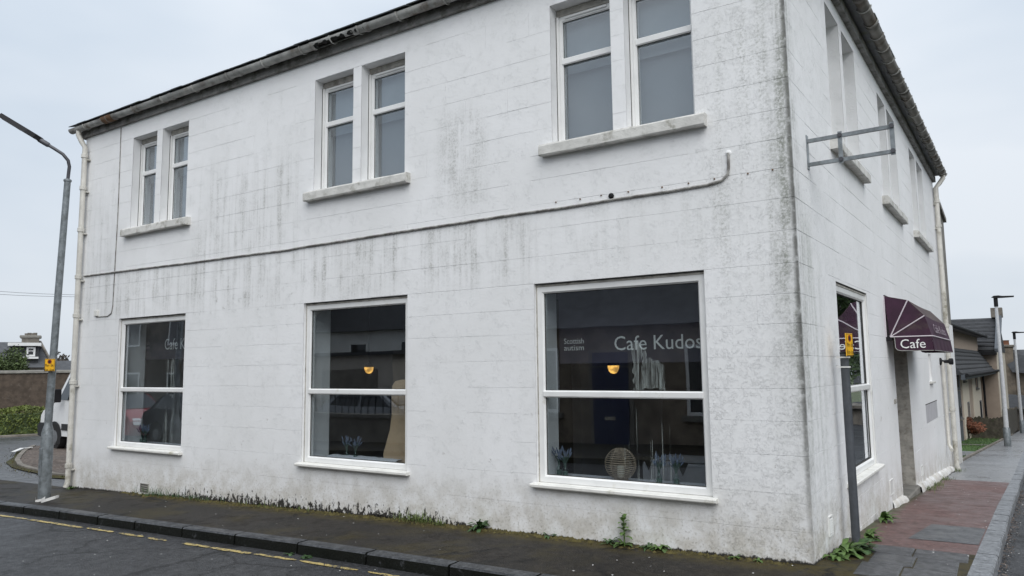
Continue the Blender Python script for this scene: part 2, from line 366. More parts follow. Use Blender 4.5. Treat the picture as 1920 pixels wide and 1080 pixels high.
# ------------------------------------------------------------------ mesh builder
WL = {}
IDF = lambda v: v
FRONT = lambda v: Vector((v[0], v[1], v[2]))                       # (u, depth inwards, z)
SIDE = lambda v: EV*v[0]-NV*v[1]+Vector((0, 0, v[2]))              # (s, depth inwards, z)
class MB:
    def __init__(s, fr=None): s.v = []; s.f = []; s.fr = fr or (lambda v: Vector(v)); s.smooth = False
    def add(s, vs, fs):
        o = len(s.v); s.v += [s.fr(v) for v in vs]; s.f += [tuple(i+o for i in f) for f in fs]; return s
    def box(s, a, b):
        x0, y0, z0 = a; x1, y1, z1 = b
        return s.add([(x0, y0, z0), (x1, y0, z0), (x1, y1, z0), (x0, y1, z0), (x0, y0, z1), (x1, y0, z1), (x1, y1, z1), (x0, y1, z1)],
                     [(0, 3, 2, 1), (4, 5, 6, 7), (0, 1, 5, 4), (1, 2, 6, 5), (2, 3, 7, 6), (3, 0, 4, 7)])
    def cbox(s, a, b, c=.008):
        "box with chamfered edges in the u-z outline and front"
        x0, y0, z0 = a; x1, y1, z1 = b
        r = [(x0+c, z0), (x1-c, z0), (x1, z0+c), (x1, z1-c), (x1-c, z1), (x0+c, z1), (x0, z1-c), (x0, z0+c)]
        i = [(x0+c, z0+c), (x1-c, z0+c), (x1-c, z0+c), (x1-c, z1-c), (x1-c, z1-c), (x0+c, z1-c), (x0+c, z1-c), (x0+c, z0+c)]
        vs = [(x, y0, z) for x, z in i]+[(x, y0+c, z) for x, z in r]+[(x, y1, z) for x, z in r]
        fs = [(0, 1, 3, 5)]
        for k in range(8):
            n = (k+1) % 8
            fs += [(k, n, 8+n, 8+k), (8+k, 8+n, 16+n, 16+k)]
        fs.append(tuple(range(16, 24)))
        return s.add(vs, fs)
    def tube(s, pts, r, n=8, cap=True):
        pts = [Vector(p) for p in pts]; m = len(pts)
        rr = r if isinstance(r, (list, tuple)) else [r]*m
        vs = []; fs = []; ref = None
        for i in range(m):
            t = (pts[min(i+1, m-1)]-pts[max(i-1, 0)]).normalized()
            if ref is None:
                ref = Vector((0, 0, 1)) if abs(t.z) < .9 else Vector((1, 0, 0))
            b = t.cross(ref)
            if b.length < 1e-5: b = t.cross(Vector((0, 1, 0)))
            b.normalize(); c = b.cross(t).normalized(); ref = c
            for k in range(n):
                a = 2*math.pi*k/n; vs.append(tuple(pts[i]+(b*math.cos(a)+c*math.sin(a))*rr[i]))
        for i in range(m-1):
            for k in range(n):
                k2 = (k+1) % n; fs.append((i*n+k, i*n+k2, (i+1)*n+k2, (i+1)*n+k))
        if cap: fs += [tuple(range(n))[::-1], tuple(range((m-1)*n, m*n))]
        s.smooth = True
        return s.add(vs, fs)
    def lathe(s, c, prof, n=16, ax='z'):
        vs = []; fs = []
        for r, h in prof:
            for k in range(n):
                a = 2*math.pi*k/n; x, y = r*math.cos(a), r*math.sin(a)
                vs.append({'z': (c[0]+x, c[1]+y, c[2]+h), 'x': (c[0]+h, c[1]+x, c[2]+y), 'y': (c[0]+x, c[1]+h, c[2]+y)}[ax])
        m = len(prof)
        for i in range(m-1):
            for k in range(n):
                k2 = (k+1) % n; fs.append((i*n+k, i*n+k2, (i+1)*n+k2, (i+1)*n+k))
        fs += [tuple(range(n))[::-1], tuple(range((m-1)*n, m*n))]
        s.smooth = True
        return s.add(vs, fs)
    def prism(s, poly, fn, a, b):
        "poly of 2d points, fn(p,t)->3d, t from a to b"
        n = len(poly)
        return s.add([fn(q, a) for q in poly]+[fn(q, b) for q in poly],
                     [tuple(range(n))[::-1], tuple(range(n, 2*n))]+[(i, (i+1) % n, n+(i+1) % n, n+i) for i in range(n)])
    def build(s, name, mat, parent=None, label=None, cat=None, group=None, kind=None, smooth=None, recalc=True):
        if parent is not None: base = WL[parent]
        elif cat and s.v:   # a one-mesh thing: origin at its base centre
            xs = [v.x for v in s.v]; ys = [v.y for v in s.v]; base = Vector(((min(xs)+max(xs))/2, (min(ys)+max(ys))/2, min(v.z for v in s.v)))
        else: base = Vector((0, 0, 0))
        me = bpy.data.meshes.new(name); me.from_pydata([tuple(v-base) for v in s.v], [], s.f)
        if recalc:
            bm = bmesh.new(); bm.from_mesh(me); bmesh.ops.recalc_face_normals(bm, faces=bm.faces[:]); bm.to_mesh(me); bm.free()
        if s.smooth if smooth is None else smooth:
            me.shade_smooth(); 
            try: me.set_sharp_from_angle(angle=math.radians(40))
            except Exception: pass
        me.materials.append(MAT[mat] if isinstance(mat, str) else mat)
        o = bpy.data.objects.new(name, me); COL.objects.link(o)
        if parent is not None: o.parent = parent; WL[o] = base
        else: o.location = base; WL[o] = base.copy()
        tag(o, label, cat, group, kind); return o
def tag(o, label=None, cat=None, group=None, kind=None):
    for k, v in (('label', label), ('category', cat), ('group', group), ('kind', kind)):
        if v: o[k] = v
    return o
def thing(name, loc, label, cat, group=None):
    o = bpy.data.objects.new(name, None); COL.objects.link(o); o.location = loc; WL[o] = Vector(loc); o.empty_display_size = .2
    return tag(o, label, cat, group)
def copy_thing(src, loc, label=None, rz=None):
    c = src.copy(); COL.objects.link(c); c.location = loc
    if rz is not None: c.rotation_euler = (0, 0, rz)
    if label: c['label'] = label
    for ch in list(src.children):
        d = ch.copy(); COL.objects.link(d); d.parent = c
        for k in list(ch.children):
            e = k.copy(); COL.objects.link(e); e.parent = d
    return c
def text(body, size, org, ux, uy, mat, parent, name='lettering', width=None, thick=.002, squeeze=1, label=None):
    cu = bpy.data.curves.new('t', 'FONT'); cu.body = body; cu.size = 1; cu.extrude = 0; cu.resolution_u = 3
    ob = bpy.data.objects.new('t', cu); COL.objects.link(ob)
    dg = bpy.context.evaluated_depsgraph_get(); me = bpy.data.meshes.new_from_object(ob.evaluated_get(dg))
    bpy.data.objects.remove(ob)
    xs = [v.co.x for v in me.vertices]; x0 = min(xs); wtxt = max(xs)-x0
    sx = width/wtxt if width else size*squeeze
    ux = Vector(ux).normalized(); uy = Vector(uy).normalized(); nn = ux.cross(uy)
    m = MB(); vs = [Vector(org)+ux*((v.co.x-x0)*sx)+uy*(v.co.y*size) for v in me.vertices]
    n = len(vs); fs = [tuple(p.vertices) for p in me.polygons]
    m.v = [v+nn*thick for v in vs]; m.f = fs
    bpy.data.meshes.remove(me)
    return m.build(name, mat, parent, label=label, recalc=False)

# ------------------------------------------------------------------ ground
def strip(name, ys, xl, xr, nx, off, mat, parent=None, kind='structure', thick=0):
    m = MB(); k = 0
    for y in ys:
        for i in range(nx+1):
            x = xl(y)+(xr(y)-xl(y))*i/nx; m.v.append(Vector((x, y, gz(x, y)+(off(x, y) if callable(off) else off))))
    for j in range(len(ys)-1):
        for i in range(nx):
            a = j*(nx+1)+i; m.f.append((a, a+1, a+nx+2, a+nx+1))
    if thick:
        def skirt(idx):
            o = len(m.v); m.v += [m.v[i]-Vector((0, 0, thick)) for i in idx]
            m.f += [(idx[i], idx[i+1], o+i+1, o+i) for i in range(len(idx)-1)]
        n = nx+1; J = len(ys)
        skirt([i for i in range(n)]); skirt([(J-1)*n+i for i in range(n)]); skirt([j*n for j in range(J)]); skirt([j*n+nx for j in range(J)])
    return m.build(name, mat, parent, kind=kind if parent is None else None, recalc=False)
def lin(a, b, n): return [a+(b-a)*i/n for i in range(n+1)]
KX = lambda y: 1.02+.048*y            # inner edge of the right-hand kerb
WX = lambda y: EV.x/EV.y*y            # face of the side wall
KY, KW = -1.20, .14                   # inner edge and width of the front kerb
RD = -.105                            # road level below pavement
# far terrain and the two carriageways as one sheet each
far = [-400, -200, -120, -80, -60]
strip('terrain', [-400, -200, -100, -60, -30, 0, 20, 40, 60, 80, 120, 200, 400], lambda y: -400, lambda y: 400, 40, -.9, 'terrain')
strip('road', lin(-9, -1.0, 32), lambda y: -40, lambda y: 14, 216, RD, 'asphalt_road')
strip('side_road', lin(-1.0, 60, 122), lambda y: -.2+max(0, y)*.045, lambda y: 9+y*.05, 20, RD, 'asphalt_road')
strip('yard_lane', lin(-1.06, 34, 70), lambda y: -46, lambda y: -11.3, 70, -.012, 'asphalt_yard')
# front pavement, corner, right-hand pavement
strip('front_pavement', lin(KY, .02, 8), lambda y: -26, lambda y: -.6, 204, .0, 'asphalt_pavement', thick=.12)
R0 = 1.15
def corner_x(y):                       # outer edge of the pavement round the corner (inner kerb line)
    if y > KY+R0: return KX(y)
    d = KY+R0-y; return KX(KY+R0)-R0+math.sqrt(max(0, R0*R0-d*d))
strip('corner_pavement', lin(KY, 1.22, 30), lambda y: -.6 if y < .02 else WX(y)-.02, corner_x, 12, 0, 'asphalt_pavement', thick=.12)
cpv = bpy.data.objects['corner_pavement']
for (xa, xb, ya, yb) in ((.34, .66, .36, .80), (.67, .97, .30, .78), (.30, .62, .81, 1.20), (.63, 1.03, .79, 1.20), (.30, .60, -.12, .35), (.61, .97, -.14, .29)):
    m = MB(); c = .012; z_ = random.uniform(.006, .014)
    m.add([(x_, y_, gz(x_, y_)+h_) for h_, i_ in ((-.02, 0), (z_-.006, 0), (z_, c)) for x_, y_ in ((xa+i_, ya+i_), (xb-i_, ya+i_), (xb-i_, yb-i_), (xa+i_, yb-i_))],
          [(0, 1, 5, 4), (1, 2, 6, 5), (2, 3, 7, 6), (3, 0, 4, 7), (4, 5, 9, 8), (5, 6, 10, 9), (6, 7, 11, 10), (7, 4, 8, 11), (8, 9, 10, 11)]).build('paving_slab', 'paving', cpv)
strip('red_pavement', lin(1.22, 9.3, 50), lambda y: WX(y)-.02, KX, 8, 0, 'asphalt_red')
strip('tarmac_patch', lin(1.75, 2.85, 10), lambda y: .52+(y-1.75)*.12, lambda y: KX(y)-.012, 4, .003, 'asphalt_patch')
strip('wet_pavement', lin(9.3, 58, 120), lambda y: WX(y)-.02 if y < 12.7 else .40+.074*(y-12.7), KX, 8, 0, 'asphalt_wet')
# kerbs: individual stones
kerb = tag(bpy.data.objects.new('kerb', None), kind='structure'); COL.objects.link(kerb); WL[kerb] = Vector((0, 0, 0))
def kerb_stone(p, q, nrm, mat, h=.16, wid=KW, jig=.006):
    "stone between ground points p,q; nrm points to the road"
    p = Vector(p); q = Vector(q); t = (q-p); t.normalize(); g_ = .012
    p = p+t*g_; q = q-t*g_; dz = random.uniform(0, jig); c = .014; o = random.uniform(0, jig)
    m = MB()
    prof = [(0, -h), (0, dz), (wid-c+o, dz), (wid+o, dz-c), (wid+o+.004, -h)]
    vs = []
    for e in (p, q):
        for w_, z_ in prof: vs.append(e+nrm*w_+Vector((0, 0, z_)))
    n = 5
    m.add(vs, [tuple(range(n)), tuple(range(n, 2*n))]+[(i, (i+1) % n, n+(i+1) % n, n+i) for i in range(n)])
    return m.build('kerb_stone', mat, kerb)
x = -16.0
while x < -.2:
    x2 = min(x+random.uniform(.8, 1.0), -.13)
    if x2 > -.35: x2 = -.13
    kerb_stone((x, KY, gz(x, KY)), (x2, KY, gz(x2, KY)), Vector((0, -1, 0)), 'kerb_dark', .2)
    x = x2
    if x >= -.13: break
cxc = KX(KY+R0)-R0; cyc = KY+R0
a0, a1 = math.radians(-90), math.radians(0)
xs0 = cxc
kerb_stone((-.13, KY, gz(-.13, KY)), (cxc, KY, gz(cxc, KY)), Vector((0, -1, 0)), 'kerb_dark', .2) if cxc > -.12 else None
for k in range(6):
    b0 = a0+(a1-a0)*k/6; b1 = a0+(a1-a0)*(k+1)/6; bm_ = (b0+b1)/2
    P = (cxc+R0*math.cos(b0), cyc+R0*math.sin(b0)); Q = (cxc+R0*math.cos(b1), cyc+R0*math.sin(b1))
    kerb_stone((*P, gz(*P)), (*Q, gz(*Q)), Vector((math.cos(bm_), math.sin(bm_), 0)), 'kerb_granite', .16, .15)
y = cyc
while y < 46:
    dy = random.choice((.5, .62, .75)) if y < 1.6 else (random.choice((.26, .3, .45, .5, .55)) if y < 14 else 1.2)
    y2 = y+dy
    kerb_stone((KX(y), y, gz(KX(y), y)), (KX(y2), y2, gz(KX(y2), y2)), Vector((1, -.048, 0)).normalized(), 'kerb_granite', .16, .15, .008)
    y = y2
# worn yellow lines
yl = tag(bpy.data.objects.new('yellow_line', None), kind='structure'); COL.objects.link(yl); WL[yl] = Vector((0, 0, 0))
def dash(x0, x1, y0, wd_=.055):
    n = max(2, int((x1-x0)/.06)); m = MB(); top = []; bot = []
    for i in range(n+1):
        x = x0+(x1-x0)*i/n; e = 0 if 0 < i < n else .014
        ya = y0+wd_/2-e+random.uniform(-.009, .007); yb = y0-wd_/2+e+random.uniform(-.007, .009)
        top.append(Vector((x, ya, gz(x, ya)+RD+.006))); bot.append(Vector((x+random.uniform(-.01, .01), yb, gz(x, yb)+RD+.006)))
    m.v = top+bot; m.f = [(i, i+1, n+2+i, n+1+i) for i in range(n)]
    return m.build('paint_dash', 'yellow_line', yl, recalc=False)
x = -14.5
while x < -1.2:
    l_ = random.uniform(.22, .75) if x > -9.3 else random.uniform(.8, 1.6)
    dash(x, x+l_, -1.53+random.uniform(-.01, .01), random.uniform(.045, .065)); x += l_+random.choice((.04, .07, .12, .3, .42))
def vdash(y0, y1, x0):
    n = max(2, int((y1-y0)/.07)); m = MB(); a = []; b = []
    for i in range(n+1):
        y = y0+(y1-y0)*i/n
        xa = x0+.048*y-.045+random.uniform(-.01, .01); xb = x0+.048*y+.045+random.uniform(-.01, .01)
        a.append(Vector((xa, y, gz(xa, y)+RD+.006))); b.append(Vector((xb, y, gz(xb, y)+RD+.006)))
    m.v = a+b; m.f = [(i, i+1, n+2+i, n+1+i) for i in range(n)]
    m.build('paint_dash', 'yellow_line', yl, recalc=False)
for a_, b_ in ((-.3, .5), (.54, .92), (.96, 1.35), (1.42, 2.9), (3.0, 4.6), (4.7, 8.5)): vdash(a_, b_, 1.42)

# ------------------------------------------------------------------ café building
cafe = thing('cafe_building', (-5.7, 5.5, -.3), 'white painted two-storey corner building with paired upper windows and stained walls', 'building')
LF, LS, HT, TK = 11.55, 12.35, 5.66, .46
UPF = [(-10.08, -9.42), (-9.27, -8.60), (-5.86, -5.17), (-5.03, -4.32), (-2.33, -1.645), (-1.50, -.82)]
GWF = [(-10.27, -8.51), (-6.0, -4.27), (-2.575, -.80)]
ZU = (3.88, 5.37); ZG = (.46, 2.45)
UPS = [(1.71, 2.40), (2.55, 3.29), (4.96, 5.66), (5.80, 6.62), (8.29, 9.10), (9.32, 10.25)]
GWS = (1.45, 3.12); DOOR = (4.92, 6.25)
opF = [(a, b, *ZU) for a, b in UPF]+[(a, b, *ZG) for a, b in GWF]
opS = [(a, b, 3.92, 5.46) for a, b in UPS]+[(*GWS, .45, 2.42), (*DOOR, -.62, 1.98), (9.0, 9.42, 1.26, 1.76)]
def wall_core(u0, u1, z0, z1, ops, fr, d0, d1):
    us = sorted({u0, u1, *[o[0] for o in ops], *[o[1] for o in ops]}); zs = sorted({z0, z1, *[o[2] for o in ops], *[o[3] for o in ops]})
    solid = lambda i, j: 0 <= i < len(us)-1 and 0 <= j < len(zs)-1 and not any(o[0] <= (us[i]+us[i+1])/2 <= o[1] and o[2] <= (zs[j]+zs[j+1])/2 <= o[3] for o in ops)
    m = MB(fr)
    for i in range(len(us)-1):
        for j in range(len(zs)-1):
            if not solid(i, j): continue
            a, b, c, e = us[i], us[i+1], zs[j], zs[j+1]
            m.add([(a, d0, c), (b, d0, c), (b, d0, e), (a, d0, e)], [(0, 1, 2, 3)]); m.add([(a, d1, c), (b, d1, c), (b, d1, e), (a, d1, e)], [(3, 2, 1, 0)])
            if not solid(i-1, j): m.add([(a, d0, c), (a, d0, e), (a, d1, e), (a, d1, c)], [(0, 1, 2, 3)])
            if not solid(i+1, j): m.add([(b, d0, c), (b, d0, e), (b, d1, e), (b, d1, c)], [(3, 2, 1, 0)])
            if not solid(i, j-1): m.add([(a, d0, c), (b, d0, c), (b, d1, c), (a, d1, c)], [(3, 2, 1, 0)])
            if not solid(i, j+1): m.add([(a, d0, e), (b, d0, e), (b, d1, e), (a, d1, e)], [(0, 1, 2, 3)])
    bm = bmesh.new(); vs = [bm.verts.new(v) for v in m.v]
    for f in m.f: bm.faces.new([vs[i] for i in f])
    bmesh.ops.remove_doubles(bm, verts=bm.verts[:], dist=1e-4)
    m.v = [v.co.copy() for v in bm.verts]; bm.verts.index_update(); m.f = [tuple(v.index for v in f.verts) for f in bm.faces]; bm.free()
    return m
JD = .004
fwall = wall_core(-LF, -.004, -.9, HT, opF, FRONT, JD, TK).build('front_wall', 'wall', cafe)
swall = wall_core(TK+.02, LS, 2.86, HT, [o for o in opS if o[2] > 3], SIDE, JD, TK).build('side_wall', 'wall', cafe)
wall_core(TK+.02, LS, -1.4, 2.86, [o for o in opS if o[2] < 3], SIDE, JD, .15).build('side_wall_base', 'wall', cafe)
wall_core(.004, TK+.02, -1.4, HT, [], SIDE, JD, TK).build('corner_pier', 'wall', cafe)
MB().box((-LF, TK, -.9), (-LF+TK, 12.2, HT)).build('end_wall', 'wall', cafe)
MB().box((-LF+TK, 11.8, -1.4), (0.0, 12.2, HT)).build('rear_wall', 'wall', cafe)
COURSE = [-.92, -.63, -.34, -.05, .25, .54, .85, 1.13, 1.40, 1.67, 1.94, 2.19, 2.45, 2.73, 3.01, 3.27, 3.53, 3.79, 4.06, 4.33, 4.59, 4.85, 5.11, 5.37, HT]
def subtract(rects, o):
    out = []
    for a, b, c, e in rects:
        if o[0] >= b or o[1] <= a or o[2] >= e or o[3] <= c: out.append((a, b, c, e)); continue
        if c < o[2]: out.append((a, b, c, o[2]))
        if e > o[3]: out.append((a, b, o[3], e))
        z0, z1 = max(c, o[2]), min(e, o[3])
        if a < o[0]: out.append((a, o[0], z0, z1))
        if b > o[1]: out.append((o[1], b, z0, z1))
    return out
def blocks(u0, u1, ops, fr, ln, zmin):
    res = []; rnd = random.Random(3)
    for i in range(len(COURSE)-1):
        c, e = COURSE[i], COURSE[i+1]
        if e < zmin: continue
        u = u0-(ln/2 if i % 2 else 0)
        while u < u1:
            a, b = max(u, u0), min(u+ln, u1); u += ln
            if b-a < .01: continue
            rs = [(a, b, c, e)]
            for o in ops: rs = subtract(rs, o)
            if not rs: continue
            gt = rnd.choice((0, 0, .0004, .0008, .0014, .0022)); gs = .0016 if rnd.random() < .07 else 0; jd = rnd.uniform(0, .0007)
            m = MB(fr)
            for (p, q, z0, z1) in rs:
                zt = z1-gt if abs(z1-e) < 1e-6 else z1; zb = z0+gt if abs(z0-c) < 1e-6 else z0
                cc = min(.0022, gt*1.6); ct = cc if abs(z1-e) < 1e-6 else 0; cb = cc if abs(z0-c) < 1e-6 else 0
                p2, q2 = p+gs, q-gs
                vs = [(p2, jd, zb+cb), (q2, jd, zb+cb), (q2, jd, zt-ct), (p2, jd, zt-ct), (p2, JD+.003, zb), (q2, JD+.003, zb), (q2, JD+.003, zt), (p2, JD+.003, zt)]
                m.add(vs, [(0, 1, 2, 3), (3, 2, 6, 7), (0, 4, 5, 1), (1, 5, 6, 2), (0, 3, 7, 4)])
            ctr = fr(((a+b)/2, 0, (c+e)/2)); P = [proj(fr(v)) for v in ((a, 0, c), (b, 0, c), (b, 0, e), (a, 0, e))]
            ar = abs(sum(P[k][0]*P[(k+1) % 4][1]-P[(k+1) % 4][0]*P[k][1] for k in range(4)))/2
            px, py = proj(ctr); vis = -60 < px < W+60 and -40 < py < H+60
            res.append((ar if vis else 0, m))
    return res
bf = [(a, m, fwall) for a, m in blocks(-LF, -.001, opF, FRONT, .56, -.2)]
bs = [(a, m, swall) for a, m in blocks(.0, LS, opS, SIDE, .56, -.7)]
allb = sorted(bf+bs, key=lambda t: -t[0])
for a, m, par in allb[:300]: m.build('block', 'wall', par)
for par in (fwall, swall):
    m = MB()
    for a, q, pp in allb[300:]:
        if pp is par: m.fr = IDF; m.add([v for v in q.v], q.f)
    m.build('blockwork', 'wall', par, kind='stuff')

# windows -----------------------------------------------------------------
def rect_frame(m, a, b, c, e, w, d0, d1, ch=.01):
    "mitred frame with a chamfered inner edge"
    o = [(a, c), (b, c), (b, e), (a, e)]; i1 = [(a+w-ch, c+w-ch), (b-w+ch, c+w-ch), (b-w+ch, e-w+ch), (a+w-ch, e-w+ch)]; i2 = [(a+w, c+w), (b-w, c+w), (b-w, e-w), (a+w, e-w)]
    vs = [(x, d0, z) for x, z in o]+[(x, d0, z) for x, z in i1]+[(x, d0+ch*1.5, z) for x, z in i2]+[(x, d1, z) for x, z in i2]+[(x, d1, z) for x, z in o]
    fs = []
    for k in range(4):
        n = (k+1) % 4
        for r in range(4): fs.append((r*4+k, r*4+n, (r+1)*4+n, (r+1)*4+k))
        fs.append((16+k, 16+n, n, k))
    m.add(vs, fs)
rs0 = random.Random(6)
def upper_window(a, b, z0, z1, fr, d, lightd=.27):
    w = MB(fr); rect_frame(w, a+.004, b-.004, z0+.012, z1-.075, .062, d, d+.07)
    win = w.build('window', 'pvc', cafe)
    MB(fr).box((a+.004, d-.012, z1-.075), (b-.004, d+.07, z1-.003)).build('head_board', 'timber_grey', win)
    MB(fr).cbox((a+.10, d-.018, z1-.112), (b-.10, d-.001, z1-.088), .004).build('trickle_vent', 'pvc', win)
    tz = z0+(z1-z0)*.615
    MB(fr).cbox((a+.05, d-.006, tz-.034), (b-.05, d+.06, tz+.034), .008).build('transom', 'pvc', win)
    MB(fr).box((a+.06, d+.034, z0+.066), (b-.06, d+.038, tz-.03)).build('pane', 'glass', win)
    MB(fr).box((a+.06, d+.030, tz+.03), (b-.06, d+.034, z1-.13)).build('pane', 'glass', win)
    MB(fr).box((a+.004, d-.022, z0+.002), (a+.03, d-.002, z1-.08)).build('jamb_bead', 'pvc', win)
    MB(fr).box((a-.02, lightd+.05, z0-.02), (b+.02, lightd+.06, tz+.02)).build('blind', 'blind', win)
    MB(fr).box((a+.03, lightd, tz-.10-rs0.uniform(0, .05)), (b-.012, lightd+.008, z1+.02)).build('blind', 'blind_pale', win)
    for (q0, q1) in ((z0+.068, tz-.030), (tz+.030, z1-.133)):
        gk = MB(fr); rect_frame(gk, a+.060, b-.060, q0, q1, .007, d+.018, d+.029, .001); gk.build('gasket', 'sealant', win)
    MB(fr).box((a+.0005, d-.028, z0+.001), (a+.005, d-.0005, z1-.08)).build('sealant', 'sealant', win)
    return win
for a, b in UPF: upper_window(a, b, *ZU, FRONT, .15)
for a, b in UPS: upper_window(a, b, 3.92, 5.46, SIDE, .17)
def big_window(a, b, z0, z1, fr, d, streaks=(), tk=TK):
    w = MB(fr); rect_frame(w, a+.012, b-.012, z0+.006, z1-.032, .068, d, d+.08, .014)
    win = w.build('window', 'pvc', cafe)
    tz = 1.335
    MB(fr).cbox((a+.06, d-.012, tz-.034), (b-.06, d+.07, tz+.034), .012).build('transom', 'pvc', win)
    p1 = MB(fr).box((a+.07, d+.042, z0+.06), (b-.07, d+.046, tz-.03)).build('pane', 'glass', win)
    p2 = MB(fr).box((a+.07, d+.038, tz+.03), (b-.07, d+.042, z1-.09)).build('pane', 'glass', win)
    for (q0, q1) in ((z0+.074, tz-.030), (tz+.030, z1-.098)):
        gk = MB(fr); rect_frame(gk, a+.078, b-.078, q0, q1, .007, d+.026, d+.037, .001); gk.build('gasket', 'sealant', win)
    MB(fr).box((a+.001, d-.006, z1-.031), (b-.001, d+.07, z1-.001)).build('head_board', 'timber_grey', win)
    MB(fr).box((a+.001, d-.012, z1-.010), (b-.001, d-.002, z1-.0005)).build('sealant', 'sealant', win)
    MB(fr).box((a+.0005, d-.004, z0+.004), (a+.011, d+.06, z1-.032)).build('sealant', 'timber_grey', win)
    MB(fr).box((b-.011, d-.004, z0+.004), (b-.0005, d+.06, z1-.032)).build('sealant', 'sill_paint', win)
    s = MB(fr)
    s.prism([(-.065, z0-.038), (-.07, z0-.030), (-.07, z0-.010), (-.06, z0-.003), (d+.03, z0+.004), (d+.03, z0-.038)], lambda q, t: (t, q[0], q[1]), a-.045, b+.045)
    s.build('sill', 'sill_paint', win)
    MB(fr).box((a-.0, d+.085, z0-.03), (b+.0, tk+.04, z0+.035)).build('window_board', 'cloth', win)
    for (u, zt, zb, wd_) in streaks:
        st = MB(fr); n = 10
        hi = zt > tz+.05
        zt2 = min(zt, z1-.12); zb2 = max(zb, z0+.07)
        for sg in ((zt2, max(zb2, tz+.04), d+.036), (min(zt2, tz-.04), zb2, d+.040)):
            if sg[0]-sg[1] < .03: continue
            L_ = []; R_ = []
            for i in range(n+1):
                z = sg[0]+(sg[1]-sg[0])*i/n; ww = wd_*(random.uniform(.5, 1.1)) if i else wd_*.3
                L_.append((u-ww/2, sg[2], z)); R_.append((u+ww/2, sg[2], z))
            st.add(L_+R_, [(i, i+1, n+2+i, n+1+i) for i in range(n)])
        if st.v: st.build('paint_streak', 'streak', win, recalc=False)
    return win
rs = random.Random(5)
st1 = [(-8.93+rs.uniform(-.1, .1), 1.83-rs.uniform(0, .2), 1.3-rs.uniform(0, .1), rs.uniform(.02, .045)) for _ in range(7)]+[(-8.95+rs.uniform(-.13, .13), 1.2-rs.uniform(0, .3), .6-rs.uniform(0, .1), rs.uniform(.008, .02)) for _ in range(8)]
st3 = [(-1.40+rs.uniform(-.13, .16), 1.95-rs.uniform(0, .35), 1.40-rs.uniform(0, .1), rs.uniform(.05, .11)) for _ in range(7)]+[(-1.40+rs.uniform(-.28, .2), 1.32-rs.uniform(0, .5), .55-rs.uniform(0, .05), rs.uniform(.006, .013)) for _ in range(10)]
big_window(*GWF[0], *ZG, FRONT, .045, st1)
big_window(*GWF[1], *ZG, FRONT, .045)
big_window(*GWF[2], *ZG, FRONT, .045, st3)
big_window(*GWS, .45, 2.42, SIDE, .02, (), .15)
# stone sills of the upper windows
def stone_sill(a, b, z0, z1, fr):
    m = MB(fr); n = 14; rr = random.Random(int(a*100))
    prof = [(-.082, z0), (-.09, z0+.012), (-.088, z1-.03), (-.076, z1-.012), (.15, z1+.006), (.15, z0+.03), (.0, z0+.004)]
    prev = None; k = len(prof); vs = []
    for i in range(n+1):
        t = a+(b-a)*i/n
        for d, z in prof: vs.append((t, d+(rr.uniform(-.003, .003) if d < 0 else 0), z+rr.uniform(-.003, .002)))
    fs = [tuple(range(k)), tuple(range(n*k, n*k+k))]
    for i in range(n):
        for q in range(k): fs.append((i*k+q, i*k+(q+1) % k, (i+1)*k+(q+1) % k, (i+1)*k+q))
    m.add(vs, fs).build('sill', 'sill_stone', cafe)
for c in (-9.33, -5.09, -1.575): stone_sill(c-.87, c+.86, 3.752, 3.882, FRONT)
for a, b in ((1.58, 3.42), (4.82, 6.75), (8.15, 10.42)): stone_sill(a, b, 3.80, 3.925, SIDE)
# small side window, patch, meter doors, vents
def vent(fr, u, z, w, h, name='vent', mat='plastic_white', slats=6):
    m = MB(fr); rect_frame(m, u-w/2, u+w/2, z-h/2, z+h/2, .014, -.012, .004, .003); v = m.build(name, mat, cafe)
    MB(fr).box((u-w/2+.01, -.003, z-h/2+.01), (u+w/2-.01, .001, z+h/2-.01)).build('backing', 'sealant', v)
    for k in range(slats):
        zz = z-h/2+.02+(h-.04)*(k+.3)/slats
        MB(fr).add([(u-w/2+.01, -.010, zz), (u+w/2-.01, -.010, zz), (u+w/2-.01, -.002, zz+(h-.04)/slats*.6), (u-w/2+.01, -.002, zz+(h-.04)/slats*.6),
                    (u-w/2+.01, -.012, zz-.002), (u+w/2-.01, -.012, zz-.002)], [(0, 1, 2, 3), (4, 5, 1, 0)]).build('slat', mat, v)
vent(SIDE, .62, .20, .14, .17)
vent(SIDE, 7.0, -.09, .2, .16, slats=5)
m = MB(SIDE); rect_frame(m, 9.0, 9.42, 1.26, 1.76, .05, .05, .10, .006); sw = m.build('window', 'pvc', cafe)
MB(SIDE).box((9.04, .075, 1.30), (9.38, .079, 1.72)).build('pane', 'dark_glass', sw)
MB(SIDE).cbox((8.95, -.05, 1.22), (9.47, .06, 1.258), .006).build('sill', 'sill_stone', sw)
MB(SIDE).cbox((9.1, .02, 1.80), (9.36, .03, 1.86), .004).build('vent', 'plastic_white', sw)
MB(SIDE).box((8.08, -.003, .57), (9.85, .0, .88)).build('patched_panel', 'lilac_patch', cafe)
MB(SIDE).box((8.06, -.006, .88), (9.88, -.0005, .892)).build('panel_edge', 'sealant', cafe)
m = MB(SIDE); rect_frame(m, 3.86, 4.12, -.02, .16, .012, -.010, .002, .003); d_ = m.build('meter_cover', 'plastic_white', cafe)
MB(SIDE).box((3.87, -.006, -.01), (4.11, .0, .15)).build('meter_door', 'plastic_white', d_)
MB(SIDE).cbox((4.66, -.014, 1.06), (4.80, .0, 1.12), .003).build('letter_plate', 'timber_grey', cafe)
vent(FRONT, -9.37, -.11, .20, .13, 'air_brick', 'stone_cope', 3)
MB(FRONT).box((-9.48, -.03, -.205), (-9.25, .0, -.178)).build('air_brick_sill', 'sill_stone', cafe)
